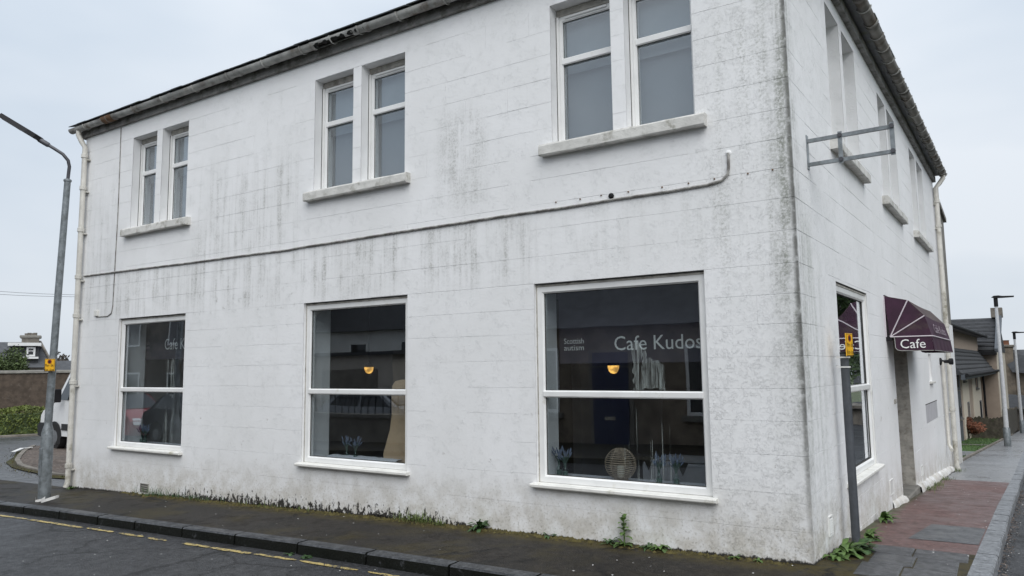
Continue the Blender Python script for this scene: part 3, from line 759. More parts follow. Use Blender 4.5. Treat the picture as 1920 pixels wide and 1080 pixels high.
# doorway on the side street
dm = wall_core(DOOR[0]-.02, DOOR[1]+.02, -1.4, 2.6, [], SIDE, 1.0, 1.06).build('porch_back', 'dark_inside', cafe)
MB(SIDE).box((DOOR[1], .152, -.7), (DOOR[1]+.06, 1.0, 2.2)).build('porch_side', 'soffit', cafe)
MB(SIDE).box((DOOR[0]-.06, .152, -.7), (DOOR[0], 1.0, 2.2)).build('porch_side', 'soffit', cafe)
MB(SIDE).box((DOOR[0], .152, 1.98), (DOOR[1], 1.0, 2.04)).build('porch_ceiling', 'ceiling_inside', cafe)
MB(SIDE).box((DOOR[0]+.01, .006, 0), (DOOR[1]-.006, .45, 1.96)) if False else None
MB(SIDE).box((DOOR[1]-.004, .004, -.6), (DOOR[1]-.0005, TK, 1.979)).build('door_reveal', 'timber_grey', cafe)
dr = MB(SIDE).cbox((DOOR[0]+.1, .94, -.18), (DOOR[1]-.1, .99, 1.95), .01).build('door', 'navy_paint', cafe)
MB(SIDE).lathe((DOOR[0]+.2, .92, .9), [(.03, -.02), (.03, .02)], 10, 'y').build('handle', 'brass', dr)
MB(SIDE).cbox((DOOR[0]-.02, -.05, -.7), (DOOR[1], 1.0, -.21), .015).build('doorstep', 'stone_cope', cafe)
# lumpy white plinth beyond the door
m = MB(SIDE); n = 40; prof = 5; vs = []; rr = random.Random(9)
for i in range(n+1):
    s_ = 6.28+(11.6-6.28)*i/n; g0 = gz(WX(s_), s_); k = rr.uniform(.8, 1.2)
    for d, z in ((0.0, .12), (-.035, .11), (-.065, .065), (-.075, .0), (-.07, -.1)): vs.append((s_, d*k, g0+z*rr.uniform(.85, 1.15)))
m.add(vs, [(i*prof+q, i*prof+q+1, (i+1)*prof+q+1, (i+1)*prof+q) for i in range(n) for q in range(prof-1)])
m.smooth = True; m.build('plinth', 'wall', cafe)
m = MB(SIDE); n = 10; vs = []
for i in range(n+1):
    s_ = 4.0+.9*i/n; g0 = gz(WX(s_), s_); k = rr.uniform(.6, 1.3)*(.4+.6*i/n)
    for d, z in ((0.0, .08), (-.04, .06), (-.07, .02), (-.075, -.1)): vs.append((s_, d*k, g0+z*rr.uniform(.85, 1.15)))
m.add(vs, [(i*4+q, i*4+q+1, (i+1)*4+q+1, (i+1)*4+q) for i in range(n) for q in range(3)]); m.smooth = True; m.build('plinth', 'wall', cafe)

# roof, gutters ------------------------------------------------------------
EZ = 5.80; OV = .17; OVS = .22
cFL = Vector((-LF-.16, -OV, EZ)); cFR = Vector((0, 0, 0))+NV*OVS+Vector((0, -OV, EZ)); cBR = EV*12.4+NV*OVS+Vector((0, 0, EZ)); cBL = Vector((-LF-.16, 12.4, EZ))
apx = (cFL+cFR+cBR+cBL)/4
slope = math.tan(math.radians(21)); top = Vector((apx.x, apx.y, EZ+5.9*slope))
m = MB(); m.v = [cFL, cFR, cBR, cBL, top, cFL-Vector((0, 0, .02)), cFR-Vector((0, 0, .02)), cBR-Vector((0, 0, .02)), cBL-Vector((0, 0, .02))]
m.f = [(0, 1, 4), (1, 2, 4), (2, 3, 4), (3, 0, 4), (5, 6, 7, 8), (0, 1, 6, 5), (1, 2, 7, 6), (2, 3, 8, 7), (3, 0, 5, 8)]
roof = m.build('roof', 'slate', cafe)
def slates(p, q, inn):
    "overlapping slates of the lowest two courses between eave corners p,q; inn = horizontal inward direction"
    L_ = (q-p).length; t = (q-p).normalized(); n = int(L_/.27); up_ = (inn+Vector((0, 0, slope))).normalized(); nn = t.cross(up_); nn = nn if nn.z > 0 else -nn
    for row in range(2):
        for i in range(n):
            if row == 1 and i % 1: continue
            a = p+t*(L_*(i+(.5 if row else 0))/n+.004); wdt = L_/n-.008; o = -.05+row*.2+random.uniform(-.012, .012); th = .010; lift = .012+row*.001+random.uniform(0, .006)
            b0 = a+up_*o+nn*(lift+.006); b1 = a+t*wdt+up_*(o+random.uniform(-.01, .01))+nn*(lift+.006); c0 = a+up_*(o+.34)+nn*.005; c1 = a+t*wdt+up_*(o+.34)+nn*.005
            m = MB(); vs = [b0, b1, c1, c0]; m.v = [v+nn*th for v in vs]+vs
            m.f = [(0, 1, 2, 3), (4, 7, 6, 5), (0, 4, 5, 1), (1, 5, 6, 2), (3, 7, 4, 0), (2, 6, 7, 3)]
            m.build('slate', 'slate', roof)
slates(cFL, cFR, Vector((0, 1, 0)))
slates(cFR, cBR, -NV)
# wallhead band and soffit
MB(FRONT).box((-LF-.10, -.045, HT-.03), (.0, .2, HT+.09)).build('wallhead', 'soffit', cafe)
MB(SIDE).box((-.05, -.065, HT-.03), (LS, .2, HT+.09)).build('wallhead', 'soffit', cafe)
def gutter(fr, u0, u1, d, z, r, mat, seg, rust=(), hole=()):
    u = u0
    while u < u1-.05:
        v = min(u+seg*random.uniform(.9, 1.1), u1); n = 9
        if u1-v < .4: v = u1
        for (h0, h1) in hole:
            if u < h0 < v: v = h0
            elif h0 <= u < h1: v = min(v, h1)
        inhole = any(h0-.001 <= u < h1-.01 for h0, h1 in hole)
        mt = 'rust' if any(a <= (u+v)/2 <= b for a, b in rust) else mat
        def shell(a, b, g0, g1, mm):
            m = MB(fr); k = 8; vs = []
            for e in (a, b):
                for i in range(k+1):
                    an = math.pi+(math.pi)*(g0+(g1-g0)*i/k); vs.append((e, d+r*math.cos(an), z+r*math.sin(an)))
                for i in range(k+1):
                    an = math.pi+(math.pi)*(g0+(g1-g0)*i/k); vs.append((e, d+(r-.006)*math.cos(an), z+(r-.006)*math.sin(an)))
            K = 2*(k+1); fs = []
            for i in range(k): fs += [(i, i+1, K+i+1, K+i), (k+1+i, K+k+1+i, K+k+2+i, k+2+i)]
            fs += [(0, K, K+k+1, k+1), (k, 2*k+1, K+2*k+1, K+k)]
            m.add(vs, fs); m.smooth = True
            return m.build('gutter', mm, cafe)
        if not inhole:
            shell(u, v-.004, 0, 1, mt)
        else:      # broken length: ragged rim hanging on, open gaps, dark of further holes painted on
            q = u
            while q < v-.02:
                q2 = min(v, q+random.uniform(.08, .2)); keep = random.random()
                shell(q, q2, 0, random.choice((.25, .4, .55, 1.0)) if keep < .75 else .2, mt)
                if keep > .35: shell(q, q2, .72, 1, mt)
                q = q2
            MB(fr).box((u+.02, d-r*.75, z-.02), (v-.02, d+r*.8, z-.01)).build('gutter_silt', 'black_moss', cafe)
            q = u+.05
            while q < v-.05:
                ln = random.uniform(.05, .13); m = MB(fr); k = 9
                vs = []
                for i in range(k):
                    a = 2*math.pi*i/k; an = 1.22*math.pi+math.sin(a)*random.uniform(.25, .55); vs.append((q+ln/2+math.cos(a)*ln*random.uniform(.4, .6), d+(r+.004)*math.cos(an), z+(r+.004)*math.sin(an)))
                m.add(vs, [tuple(range(k))]).build('gutter_hole_shade', 'sign_black', cafe, recalc=False); q += ln+random.uniform(.03, .14)  # black patch on the outside, painted for the shaded inside of a hole
        # joint collar and bracket
        m = MB(fr); vs = []
        for e in (v-.035, v+.03):
            for i in range(9):
                an = math.pi+math.pi*i/8; vs.append((e, d+(r+.010)*math.cos(an), z+(r+.010)*math.sin(an)))
        m.add(vs, [(i, i+1, 10+i, 9+i) for i in range(8)]); m.smooth = True
        if v < u1-.06: m.build('gutter_joint', mat, cafe, recalc=False)
        for bu in (u+(v-u)*.35, u+(v-u)*.85):
            m = MB(fr); pts = [(bu, d+(r+.008)*math.cos(math.pi+math.pi*i/10), z+(r+.008)*math.sin(math.pi+math.pi*i/10)) for i in range(11)]
            pts = pts+[(bu, 0.0, z+.01)]
            m.tube(pts, .010, 5).build('gutter_bracket', 'gutter_paint', cafe)
        u = v
gutter(FRONT, -LF-.22, .22, -.14, 5.775, .066, 'gutter_paint', 1.55, hole=[(-5.72, -4.78)])
m = MB(FRONT); vs = []
for e in (-10.72, -10.42):
    for i in range(11):
        an = math.pi+math.pi*i/10; vs.append((e, -.14+.082*math.cos(an), 5.778+.082*math.sin(an)))
m.add(vs, [(i, i+1, 12+i, 11+i) for i in range(10)]); m.smooth = True; m.build('gutter_joint', 'rust', cafe, recalc=False)
gutter(SIDE, -.1, LS+.08, -.215, 5.80, .07, 'gutter_grey', .95)
def downpipe(fr, u, d, ztop, zbot, swan, clips, mat='pipe_paint', r=.042, ulean=0, goff=None):
    g0 = goff if goff is not None else -.14
    p = MB(fr).tube([(u+swan, g0, ztop), (u+swan, g0, ztop-.08), (u+swan*.5, (g0+d)/2, ztop-.20), (u, d, ztop-.30), (u+ulean*.5, d, (ztop+zbot)/2), (u+ulean, d, zbot+.12), (u+ulean, d-.03, zbot+.03)], r, 12).build('downpipe', mat, cafe)
    for z in clips:
        t_ = (ztop-z)/(ztop-zbot); uu = u+ulean*t_
        MB(fr).lathe((uu, d, z), [(r, -.035), (r+.013, -.03), (r+.013, .03), (r, .035)], 12).build('collar', mat, p)
        MB(fr).box((uu-.075, d+.02, z-.075), (uu+.075, .0, z-.055)).build('bracket', mat, p)
    return p
downpipe(FRONT, -11.44, -.07, 5.73, -.28, -.10, (5.28, 4.72, 4.0, 3.2, 2.55, 1.45, .1))
downpipe(SIDE, 12.15, -.07, 5.76, -.70, .1, (5.15, 4.6, 2.4, .6), r=.05, goff=-.215)
MB(SIDE).tube([(11.0, -.05, 1.62), (11.03, -.05, .8), (11.05, -.05, -.05), (11.0, -.09, -.12), (10.9, -.1, -.14)], .035, 10).build('waste_pipe', 'pipe_paint', cafe)
MB(SIDE).lathe((11.0, -.10, 1.62), [(.05, -.14), (.065, -.13), (.065, -.07), (.035, -.05), (.03, .05), (.075, .07), (.075, .098)], 12, 'y').build('waste_cowl', 'black_plastic', cafe)
# cables
def cab(pts, r=.011, mat='cable'):
    MB(FRONT).tube(pts, r, 6).build('cable', mat, cafe)
cz = [(-11.38, 3.215), (-10.62, 3.21), (-9.6, 3.20), (-8.6, 3.185), (-7.9, 3.18), (-7.0, 3.175), (-6.3, 3.165), (-6.1, 3.175), (-5.3, 3.18), (-4.47, 3.19), (-3.6, 3.193), (-2.83, 3.20), (-2.2, 3.195), (-1.66, 3.205), (-1.1, 3.205), (-.72, 3.215), (-.60, 3.235), (-.545, 3.285), (-.535, 3.35), (-.535, 3.475)]
cab([(x, -.012, z) for x, z in cz], .0125)
cab([(-10.46, -.008, 5.62), (-10.445, -.008, 4.9), (-10.435, -.008, 4.17), (-10.45, -.008, 3.3), (-10.46, -.008, 2.66), (-10.49, -.008, 2.55), (-10.6, -.008, 2.505), (-10.93, -.008, 2.51)], .007)
MB(FRONT).cbox((-10.98, -.03, 2.52), (-10.88, .0, 2.62), .008).build('junction_box', 'sill_paint', cafe)
m = MB(FRONT); rr = random.Random(2); m.lathe((-.535, -.006, 3.475), [(.030, .006), (.022, -.003), (.016, -.005), (.005, -.007)], 7, 'y'); m.build('cable_entry', 'wall', cafe)
m = MB(FRONT); m.lathe((-1.68, -.01, 3.245), [(.028, .01), (.03, -.004), (.016, -.022)], 8, 'y'); m.build('cable_fitting', 'black_plastic', cafe)
for k in range(9):
    u = -.12-k*.27+random.uniform(-.05, .05)
    MB(FRONT).lathe((u, -.004, 3.262+random.uniform(-.006, .006)), [(.008, .004), (.007, -.006)], 6, 'y').build('nail', 'rust', cafe)
# inside ------------------------------------------------------------------
MB().box((-11.05, 5.6, -.3), (-.5, 5.7, 3.0)).build('inner_wall', 'dark_inside', cafe)
MB().box((-11.05, .5, -.38), (-.5, 11.7, -.30)).build('inner_floor', 'floor_inside', cafe)
MB().box((-11.08, .47, 2.86), (-.48, 11.7, 2.98)).build('inner_ceiling', 'ceiling_inside', cafe)
MB().box((-7.9, .47, -.3), (-7.75, 5.6, 2.86)).build('partition', 'plaster_inside', cafe)
MB().box((-3.55, 2.6, -.3), (-3.42, 5.6, 2.86)).build('partition', 'plaster_inside', cafe)
MB().box((-11.05, .9, 3.0), (-.9, 1.0, 5.7)).build('inner_wall', 'plaster_inside', cafe)
MB(SIDE).box((1.0, .9, 3.0), (11.5, 1.0, 5.7)).build('inner_wall', 'plaster_inside', cafe)
def banner(u0, u1, z0, z1, txtx, nm):
    t = thing('hanging_banner', (u0, .5, z0), nm, 'banner')
    MB().cbox((u0, .485, z0), (u1, .495, z1), .003).build('board', 'banner', t)
    return t
b3 = banner(-2.56, -.62, 1.635, 2.56, 0, 'dark purple banner with pale cafe name behind the window nearest the street corner')
text('Cafe Kudos', .205, (-1.915, .483, 1.765), (1, 0, 0), (0, 0, 1), 'lettering', b3, width=.915)
text('Scottish', .082, (-2.50, .483, 1.845), (1, 0, 0), (0, 0, 1), 'lettering', b3, width=.235)
text('autism', .082, (-2.50, .483, 1.775), (1, 0, 0), (0, 0, 1), 'lettering', b3, width=.235)
b1 = banner(-10.55, -8.3, 1.80, 2.56, 0, 'dark purple banner with pale cafe name behind the window by the downpipe')
text('Cafe Kudos', .25, (-9.77, .483, 1.955), (1, 0, 0), (0, 0, 1), 'lettering', b1, width=.90)
text('Scottish', .082, (-10.44, .483, 2.045), (1, 0, 0), (0, 0, 1), 'lettering_dim', b1, width=.24)
text('autism', .082, (-10.44, .483, 1.975), (1, 0, 0), (0, 0, 1), 'lettering_dim', b1, width=.24)
def pendant(x, y, z, lab):
    t = thing('pendant_lamp', (x, y, z-.1), lab, 'lamp', 'lit pendant lamps inside the cafe')
    MB().lathe((x, y, z), [(.010, -.088), (.034, -.080), (.056, -.058), (.069, -.022), (.072, .012)], 18).build('globe', 'lamp_glow', t)
    MB().lathe((x, y, z), [(.074, .012), (.068, .04), (.04, .075), (.015, .10)], 18).build('shade', 'black_plastic', t)
    MB().tube([(x, y, z+.1), (x, y, 2.86)], .006, 6).build('rod', 'black_plastic', t)
pendant(-2.64, 2.0, 1.60, 'lit amber pendant bowl lamp behind the cafe lettering')
pendant(-6.78, 2.0, 1.625, 'lit amber pendant bowl lamp behind the middle ground-floor window')
# wicker lantern
lt = thing('wicker_lantern', (-1.785, .36, .50), 'round wicker lantern holding a pale candle on the window board', 'lantern')
lc = Vector((-1.80, .30, .655)); LR = .150
for k in range(19):
    a = -1.25+2.5*k/18; r = LR*math.cos(a)*1.04; z = lc.z+LR*math.sin(a)*1.02
    n = 24; pts = [(lc.x+r*math.cos(2*math.pi*i/n), lc.y+r*.9*math.sin(2*math.pi*i/n), z) for i in range(n+1)]
    MB().tube(pts, .0042, 5, False).build('hoop', 'wicker', lt)
for k in range(7):
    b = 2*math.pi*k/7; pts = []
    for i in range(13):
        a = -1.3+2.6*i/12; r = LR*math.cos(a)*1.02; pts.append((lc.x+r*math.cos(b), lc.y+r*.9*math.sin(b), lc.z+LR*math.sin(a)*1.02))
    MB().tube(pts, .004, 5).build('rib', 'wicker', lt)
MB().lathe((lc.x, lc.y, .505), [(.035, 0), (.036, .13), (.03, .135)], 14).build('candle', 'candle', lt)
MB().lathe((lc.x, lc.y, .498), [(.07, 0), (.075, .008), (.03, .01)], 14).build('base', 'wicker', lt)
# lavender bottles
def lav(x, y, z, lab, seed, grp='lavender bottles on the window boards'):
    r_ = random.Random(seed)
    t = thing('lavender_bottle', (x, y, z), lab, 'vase', grp)
    MB().lathe((x, y, z), [(.026, 0), (.031, .01), (.031, .07), (.014, .10), (.013, .125), (.016, .13)], 12).build('bottle', 'bottle_glass', t)
    MB().lathe((x, y, z+.003), [(.025, 0), (.027, .01), (.027, .05)], 10).build('water', 'stem_green', t)
    st = MB(); fl = MB()
    for k in range(16):
        a = r_.uniform(0, 6.28); sp = r_.uniform(.01, .06); h = r_.uniform(.17, .25)
        p0 = (x, y, z+.06); p1 = (x+.3*sp*math.cos(a), y+.3*sp*math.sin(a), z+.14); p2 = (x+sp*math.cos(a), y+sp*math.sin(a), z+h)
        st.tube([p0, p1, p2], .0022, 4)
        d = (Vector(p2)-Vector(p1)).normalized()
        fl.tube([Vector(p2)-d*.012, Vector(p2)+d*.02, Vector(p2)+d*.05], [.004, .0085, .002], 5)
        a2 = a+1; st.add([(p1[0], p1[1], p1[2]), (p1[0]+.028*math.cos(a2), p1[1]+.028*math.sin(a2), p1[2]+.06), (p1[0]+.034*math.cos(a2+.3), p1[1]+.034*math.sin(a2+.3), p1[2]+.05)], [(0, 1, 2)])
    st.build('stem', 'stem_green', t); fl.build('blossom', 'lavender', t)
    return t
for i, (x, y, lab) in enumerate(((-2.50, .33, 'lavender bottle beside the white reveal of the window nearest the corner, left of the pair'), (-2.40, .27, 'lavender bottle beside the white reveal of the window nearest the corner, right of the pair'),
                    (-1.40, .28, 'lavender bottle standing next to the wicker lantern'), (-1.23, .28, 'lavender bottle beside the bunting in the lettered corner window'),
                    (-5.48, .27, 'lavender bottle on white cloth in the middle window, nearer the grey reveal'), (-5.31, .25, 'lavender bottle on white cloth in the middle window, nearer the wooden panel'),
                    (-9.97, .28, 'lavender bottle in the window by the downpipe, nearer the reveal'), (-9.86, .27, 'lavender bottle in the window by the downpipe, nearer the paint streaks'))):
    lav(x, y, .497, lab, i)
tb_ = thing('cloth_covered_table', (-1.05, 1.0, -.3), 'table under a pale grey cloth behind the bunting', 'table')
MB().cbox((-1.72, .66, .60), (-.52, 1.4, .64), .01).build('table_top', 'cloth_grey', tb_)
MB().box((-1.72, .655, .05), (-.52, .66, .62)).build('cloth_drop', 'cloth_grey', tb_)
for x_ in (-1.66, -.58):
    for y_ in (.72, 1.34): MB().tube([(x_, y_, -.3), (x_, y_, .6)], .025, 6).build('leg', 'black_plastic', tb_)
# bunting
bt = thing('bunting', (-1.3, .55, .5), 'string of dark triangular bunting flags inside the lettered corner window', 'bunting')
MB().tube([(-1.75, .58, .73), (-1.5, .57, .685), (-1.2, .56, .665), (-.85, .55, .68)], .004, 5).build('cord', 'sign_black', bt)
for x in (-1.62, -1.27, -.98):
    zt = .70 if x < -1.5 else .668
    MB().add([(x-.06, .565, zt), (x+.06, .565, zt), (x, .565, zt-.13), (x-.06, .567, zt), (x+.06, .567, zt), (x, .567, zt-.13)], [(0, 1, 2), (3, 5, 4), (0, 3, 4, 1), (1, 4, 5, 2), (2, 5, 3, 0)]).build('flag', 'sign_black', bt)
# tablecloth + wooden panel in middle window
m = MB(); n = 14; vs = []; rr = random.Random(4)
for i in range(n+1):
    for j in range(5): vs.append((-5.75+1.15*i/n, .16+.07*j, .515+rr.uniform(0, .016)+(.022 if j in (1, 2) else 0)))
m.add(vs, [(i*5+j, i*5+j+1, (i+1)*5+j+1, (i+1)*5+j) for i in range(n) for j in range(4)]); m.smooth = True
m.build('folded_cloth', 'cloth', None, 'rumpled white cloth spread under the lavender in the middle window', 'cloth')
prof = [(-4.90, .50), (-4.30, .50), (-4.30, 1.46), (-4.62, 1.475), (-4.72, 1.455), (-4.765, 1.40), (-4.775, 1.25), (-4.77, 1.05), (-4.80, .88), (-4.855, .72), (-4.90, .60)]
MB().prism(prof, lambda q, t: (q[0], t, q[1]), .30, .32).build('wooden_panel', 'plywood', None, 'curved plain wooden panel standing inside the middle ground-floor window', 'panel')

# ------------------------------------------------------------------ neighbouring stone gable beyond the café
nb = thing('adjoining_house', SIDE((12.9, .5, -.8)), 'narrow end of roughcast house joined to the far end of the white building', 'building')
MB(SIDE).box((LS+.003, .02, -1.6), (14.7, 3.5, 5.2)).build('wall', 'stone_cope', nb)
MB(SIDE).box((LS+.003, .0, -1.6), (14.7, .019, 2.5)).build('painted_wall', 'wall', nb)
MB(SIDE).prism([(LS+.06, 5.52), (14.8, 5.20), (14.8, 5.1), (LS+.06, 5.40)], lambda q, t: (q[0], t, q[1]), -.04, 3.5).build('skew_cope', 'stone_cope', nb)
MB(SIDE).tube([(12.62, .0, 5.0), (12.62, .0, -.75)], .045, 10).build('downpipe', 'pipe_paint', nb)

# ------------------------------------------------------------------ awning and sign bracket
OUT = lambda s, w, z: SIDE((s, -w, z))
aw = thing('door_awning', OUT(5.65, .25, 1.75), 'dark purple fan awning with white piping over the side door', 'awning')
A0, A1 = 4.34, 6.95
PR = [(.005, 2.48), (.28, 2.41), (.46, 2.20), (.525, 1.94)]; HG = (.05, 1.94)
def sheet(quads, th, name, mat, par):
    m = MB(); m.v = []; m.f = []
    for q in quads:
        q = [Vector(v) for v in q]; nn = (q[1]-q[0]).cross(q[-1]-q[0]).normalized()*th; o = len(m.v); n = len(q)
        m.v += q+[v+nn for v in q]; m.f += [tuple(o+i for i in range(n)), tuple(o+n+i for i in reversed(range(n)))]+[(o+i, o+(i+1) % n, o+n+(i+1) % n, o+n+i) for i in range(n)]
    return m.build(name, mat, par)
for k in range(3):
    a, b = PR[k], PR[k+1]
    q = []
    n = 8
    for i in range(n):
        s0, s1 = A0+(A1-A0)*i/n, A0+(A1-A0)*(i+1)/n; sg = lambda s: .012*math.sin(math.pi*(s-A0)/(A1-A0))
        q.append([OUT(s0, a[0], a[1]-sg(s0)), OUT(s1, a[0], a[1]-sg(s1)), OUT(s1, b[0], b[1]-sg(s1)), OUT(s0, b[0], b[1]-sg(s0))])
    sheet(q, .003, 'canopy', 'awning_top' if k < 2 else 'awning_cloth', aw)
for s_ in (A0, A1):
    for k in range(3):
        a, b = PR[k], PR[k+1]
        sheet([[OUT(s_, *HG), OUT(s_, *a), OUT(s_, *b)]], .002, 'side_panel', 'awning_cloth', aw)
vz = 1.755
pv = [(.10, 1.938), (.525, 1.938), (.535, vz), (.17, vz+.003), (.125, vz+.015), (.105, vz+.045)]
for s_ in (A0, A1): sheet([[OUT(s_, *q) for q in pv]], .002, 'valance', 'awning_cloth', aw)
q = []; n = 26
for i in range(n):
    w0 = .008*math.sin(i*1.3); w1 = .008*math.sin((i+1)*1.3); s0, s1 = A0+(A1-A0)*i/n, A0+(A1-A0)*(i+1)/n
    q.append([OUT(s0, .526, 1.938), OUT(s1, .526, 1.938), OUT(s1, .545+w1, vz), OUT(s0, .545+w0, vz)])
sheet(q, .002, 'valance', 'awning_cloth', aw)
for s_ in (A0-.004, A1+.004):
    for k, e in enumerate(PR): MB().tube([OUT(s_, *HG), OUT(s_, *e)] if k else [OUT(s_, .005, 1.94), OUT(s_, *e)], .008, 6).build('piping', 'piping', aw)
    MB().tube([OUT(s_, *v) for v in pv[2:]+pv[:1]], .004, 5).build('piping', 'gutter_paint', aw)
MB().tube([OUT(A0, .53, 1.94), OUT(A1, .53, 1.94)], .008, 6).build('piping', 'piping', aw)
MB().tube([OUT(A0, .548, vz), OUT(A1, .548, vz)], .004, 6).build('piping', 'gutter_paint', aw)
MB().tube([OUT(A0, .01, 2.485), OUT(A1, .01, 2.485)], .010, 6).build('piping', 'black_plastic', aw)
for s_ in (A0+.03, A1-.03): MB().cbox((0, 0, 0), (.05, .05, .07), .005).build if False else MB(SIDE).cbox((s_-.03, -.07, 1.89), (s_+.03, .0, 1.96), .006).build('hinge', 'black_plastic', aw)
text('Cafe', .165, OUT(A0-.006, .165, 1.79), NV, (0, 0, 1), 'lettering', aw, width=.285)
fdir = (OUT(0, PR[2][0], PR[2][1])-OUT(0, PR[3][0], PR[3][1])).normalized()
text('Cafe Kudos', .17, OUT(A0+.45, .515, 1.995), EV, fdir, 'lettering_dim', aw, width=1.55, thick=.012)
sb = thing('sign_bracket', OUT(.56, .35, 3.36), 'empty galvanised projecting sign bracket high on the side wall', 'bracket')
MB(SIDE).cbox((.53, -.008, 3.36), (.59, .0, 3.68), .002).build('wall_plate', 'galv', sb)
for z in (3.625, 3.405): MB(SIDE).box((.545, -.715, z-.016-.035*0), (.575, -.008, z+.016)).build('arm', 'galv', sb)
for w_ in (.285, .70):
    MB(SIDE).box((.540, -w_-.018, 3.37), (.544, -w_+.018, 3.66)).build('upright', 'galv', sb)
    for z in (3.405, 3.625): MB(SIDE).lathe((.535, -w_, z), [(.02, -.012), (.02, .012)], 8, 'x').build('bolt', 'lamp_grey', sb)

# ------------------------------------------------------------------ street furniture
def no_waiting_sign(c, ux, lab, w=.20, h=.235):
    ux = Vector(ux).normalized(); nn = ux.cross(Vector((0, 0, 1)))     # nn faces the viewer
    t = thing('parking_sign', Vector(c)-Vector((0, 0, h/2)), lab, 'sign')
    f = lambda v: Vector(c)+ux*v[0]-nn*v[1]*1.0+Vector((0, 0, v[2]))
    MB(f).cbox((-w/2, -.004, -h/2), (w/2, .004, h/2), .003).build('plate', 'sign_yellow', t)
    b = MB(f); rect_frame(b, -w/2+.004, w/2-.004, -h/2+.004, h/2-.004, .005, -.0055, -.004, .001); b.build('border', 'sign_black', t)
    o = Vector(c)+nn*.006
    MB(f).lathe((0, -.0045, h*.28), [(.032, 0), (.032, -.001)], 16, 'y').build('symbol', 'sign_red', t)
    MB(f).lathe((0, -.0055, h*.28), [(.020, 0), (.020, -.001)], 16, 'y').build('symbol', 'sign_black', t)
    text('Mon - Sat', .055, o-ux*(w*.40)+Vector((0, 0, -.018)), ux, (0, 0, 1), 'sign_black', t, width=w*.8)
    text('8 am - 6 pm', .055, o-ux*(w*.43)+Vector((0, 0, -.085)), ux, (0, 0, 1), 'sign_black', t, width=w*.86)
    return t
# left lamp post
LX, LY = -10.37, -.92; lz = gz(LX, LY)
lp = thing('street_lamp', (LX, LY, lz), 'galvanised street lamp column with cranked arm at the kerb by the downpipe', 'street lamp')
tl = Vector((.012, 0, 0))
MB().lathe((LX, LY, lz-.02), [(.083, 0), (.083, .95), (.080, 1.0), (.052, 1.10), (.050, 1.14)], 20).build('base', 'galv', lp)
MB().tube([(LX, LY, lz+1.12), (LX+.08, LY, lz+3), (LX+.175, LY, lz+4.72)], [.052, .049, .044], 16).build('pole', 'galv', lp)
MB().lathe((LX+.175, LY, lz+4.70), [(.05, 0), (.055, .005), (.055, .03), (.03, .045)], 16).build('collar', 'galv', lp)
armpts = [(LX+.175, LY, lz+4.7), (LX+.205, LY, lz+4.93), (LX+.20, LY-.02, lz+5.02), (LX+.16, LY-.08, lz+5.11), (LX+.07, LY-.16, lz+5.19), (LX-.05, LY-.27, lz+5.29)]
MB().tube(armpts, .024, 12).build('arm', 'lamp_grey', lp)
ad = (Vector(armpts[-1])-Vector(armpts[-2])).normalized(); hx = Vector(armpts[-1]); sidev = Vector((0, 0, 1)).cross(ad).normalized(); upv = ad.cross(sidev)
hf = lambda v: hx+ad*v[0]+sidev*v[1]+upv*v[2]
MB(hf).lathe((0, 0, 0), [(.03, -.10), (.038, -.08), (.038, .06), (.03, .08)], 12, 'x').build('spigot', 'lamp_grey', lp)
hd = MB(hf); out = [(.04, .045), (.10, .11), (.22, .16), (.62, .17), (.66, .15)]
poly = out+[(a, -b) for a, b in reversed(out)]
hd.prism(poly, lambda q, t: (q[0], q[1]*(1 if t < .02 else .75), t if q[0] > .3 else t*1.0), -.025, .045).build('lamp_head', 'black_plastic', lp)
MB(hf).box((.40, -.08, -.030), (.62, .08, -.0255)).build('lens', 'lens', lp)
MB().cbox((LX-.035, LY-.088, lz+.35), (LX+.035, LY-.079, lz+.75), .003).build('access_door', 'galv', lp)
sdir = Vector((.86, .5, 0)); 
no_waiting_sign(Vector((LX+.105, LY-.075, 1.72)), sdir, 'yellow no-waiting plate strapped to the galvanised street lamp', .155, .18)
# post by the corner and its plate
PX, PY = .16, 1.07; pz = gz(PX, PY)
pt = thing('sign_post', (PX, PY, pz), 'short dark grey steel post standing against the side wall', 'post')
MB().tube([(PX, PY, pz-.05), (PX-.005, PY, pz+1.74)], .038, 16).build('pole', 'post_grey', pt)
MB().lathe((PX-.005, PY, pz+1.74), [(.04, 0), (.04, .012), (.02, .02)], 14).build('cap', 'black_plastic', pt)
for z in (1.61, 1.70): MB().box((PX-.07, PY-.046, pz+z), (PX+.05, PY-.040, pz+z+.013)).build('clip', 'plastic_white', pt)
no_waiting_sign(Vector((PX+.052, PY-.055, 1.775)), (.25, .97, 0), 'yellow no-waiting plate on the short grey post by the side window', .15, .21)
# right-hand lamp posts
def tall_lamp(x, y, h, lab, grp='tall grey lamp columns down the side street'):
    z = gz(x, y); t = thing('street_lamp', (x, y, z), lab, 'street lamp', grp)
    MB().lathe((x, y, z-.03), [(.105, 0), (.105, .62), (.075, .66)], 14).build('base', 'galv', t)
    MB().tube([(x, y, z+.6), (x, y, z+h-.3)], [.075, .048], 14).build('pole', 'galv_light', t)
    MB().tube([(x, y, z+h-.32), (x, y, z+h-.02)], .062, 12).build('neck', 'black_plastic', t)
    MB().prism([(-.12, 0), (-.05, .05), (.08, .055), (.2, .03), (.52, .02), (.52, -.02), (.2, -.03), (0, -.03)], lambda q, tt: (x+q[0], y+tt, z+h+q[1]), -.09, .09).build('lamp_head', 'black_plastic', t)
    return t
tall_lamp(1.68, 23.46, 5.0, 'tall pale lamp column rising from the wet pavement beside the lawn')
tall_lamp(2.52, 37.6, 4.9, 'tall pale lamp column in front of the stone house gable')

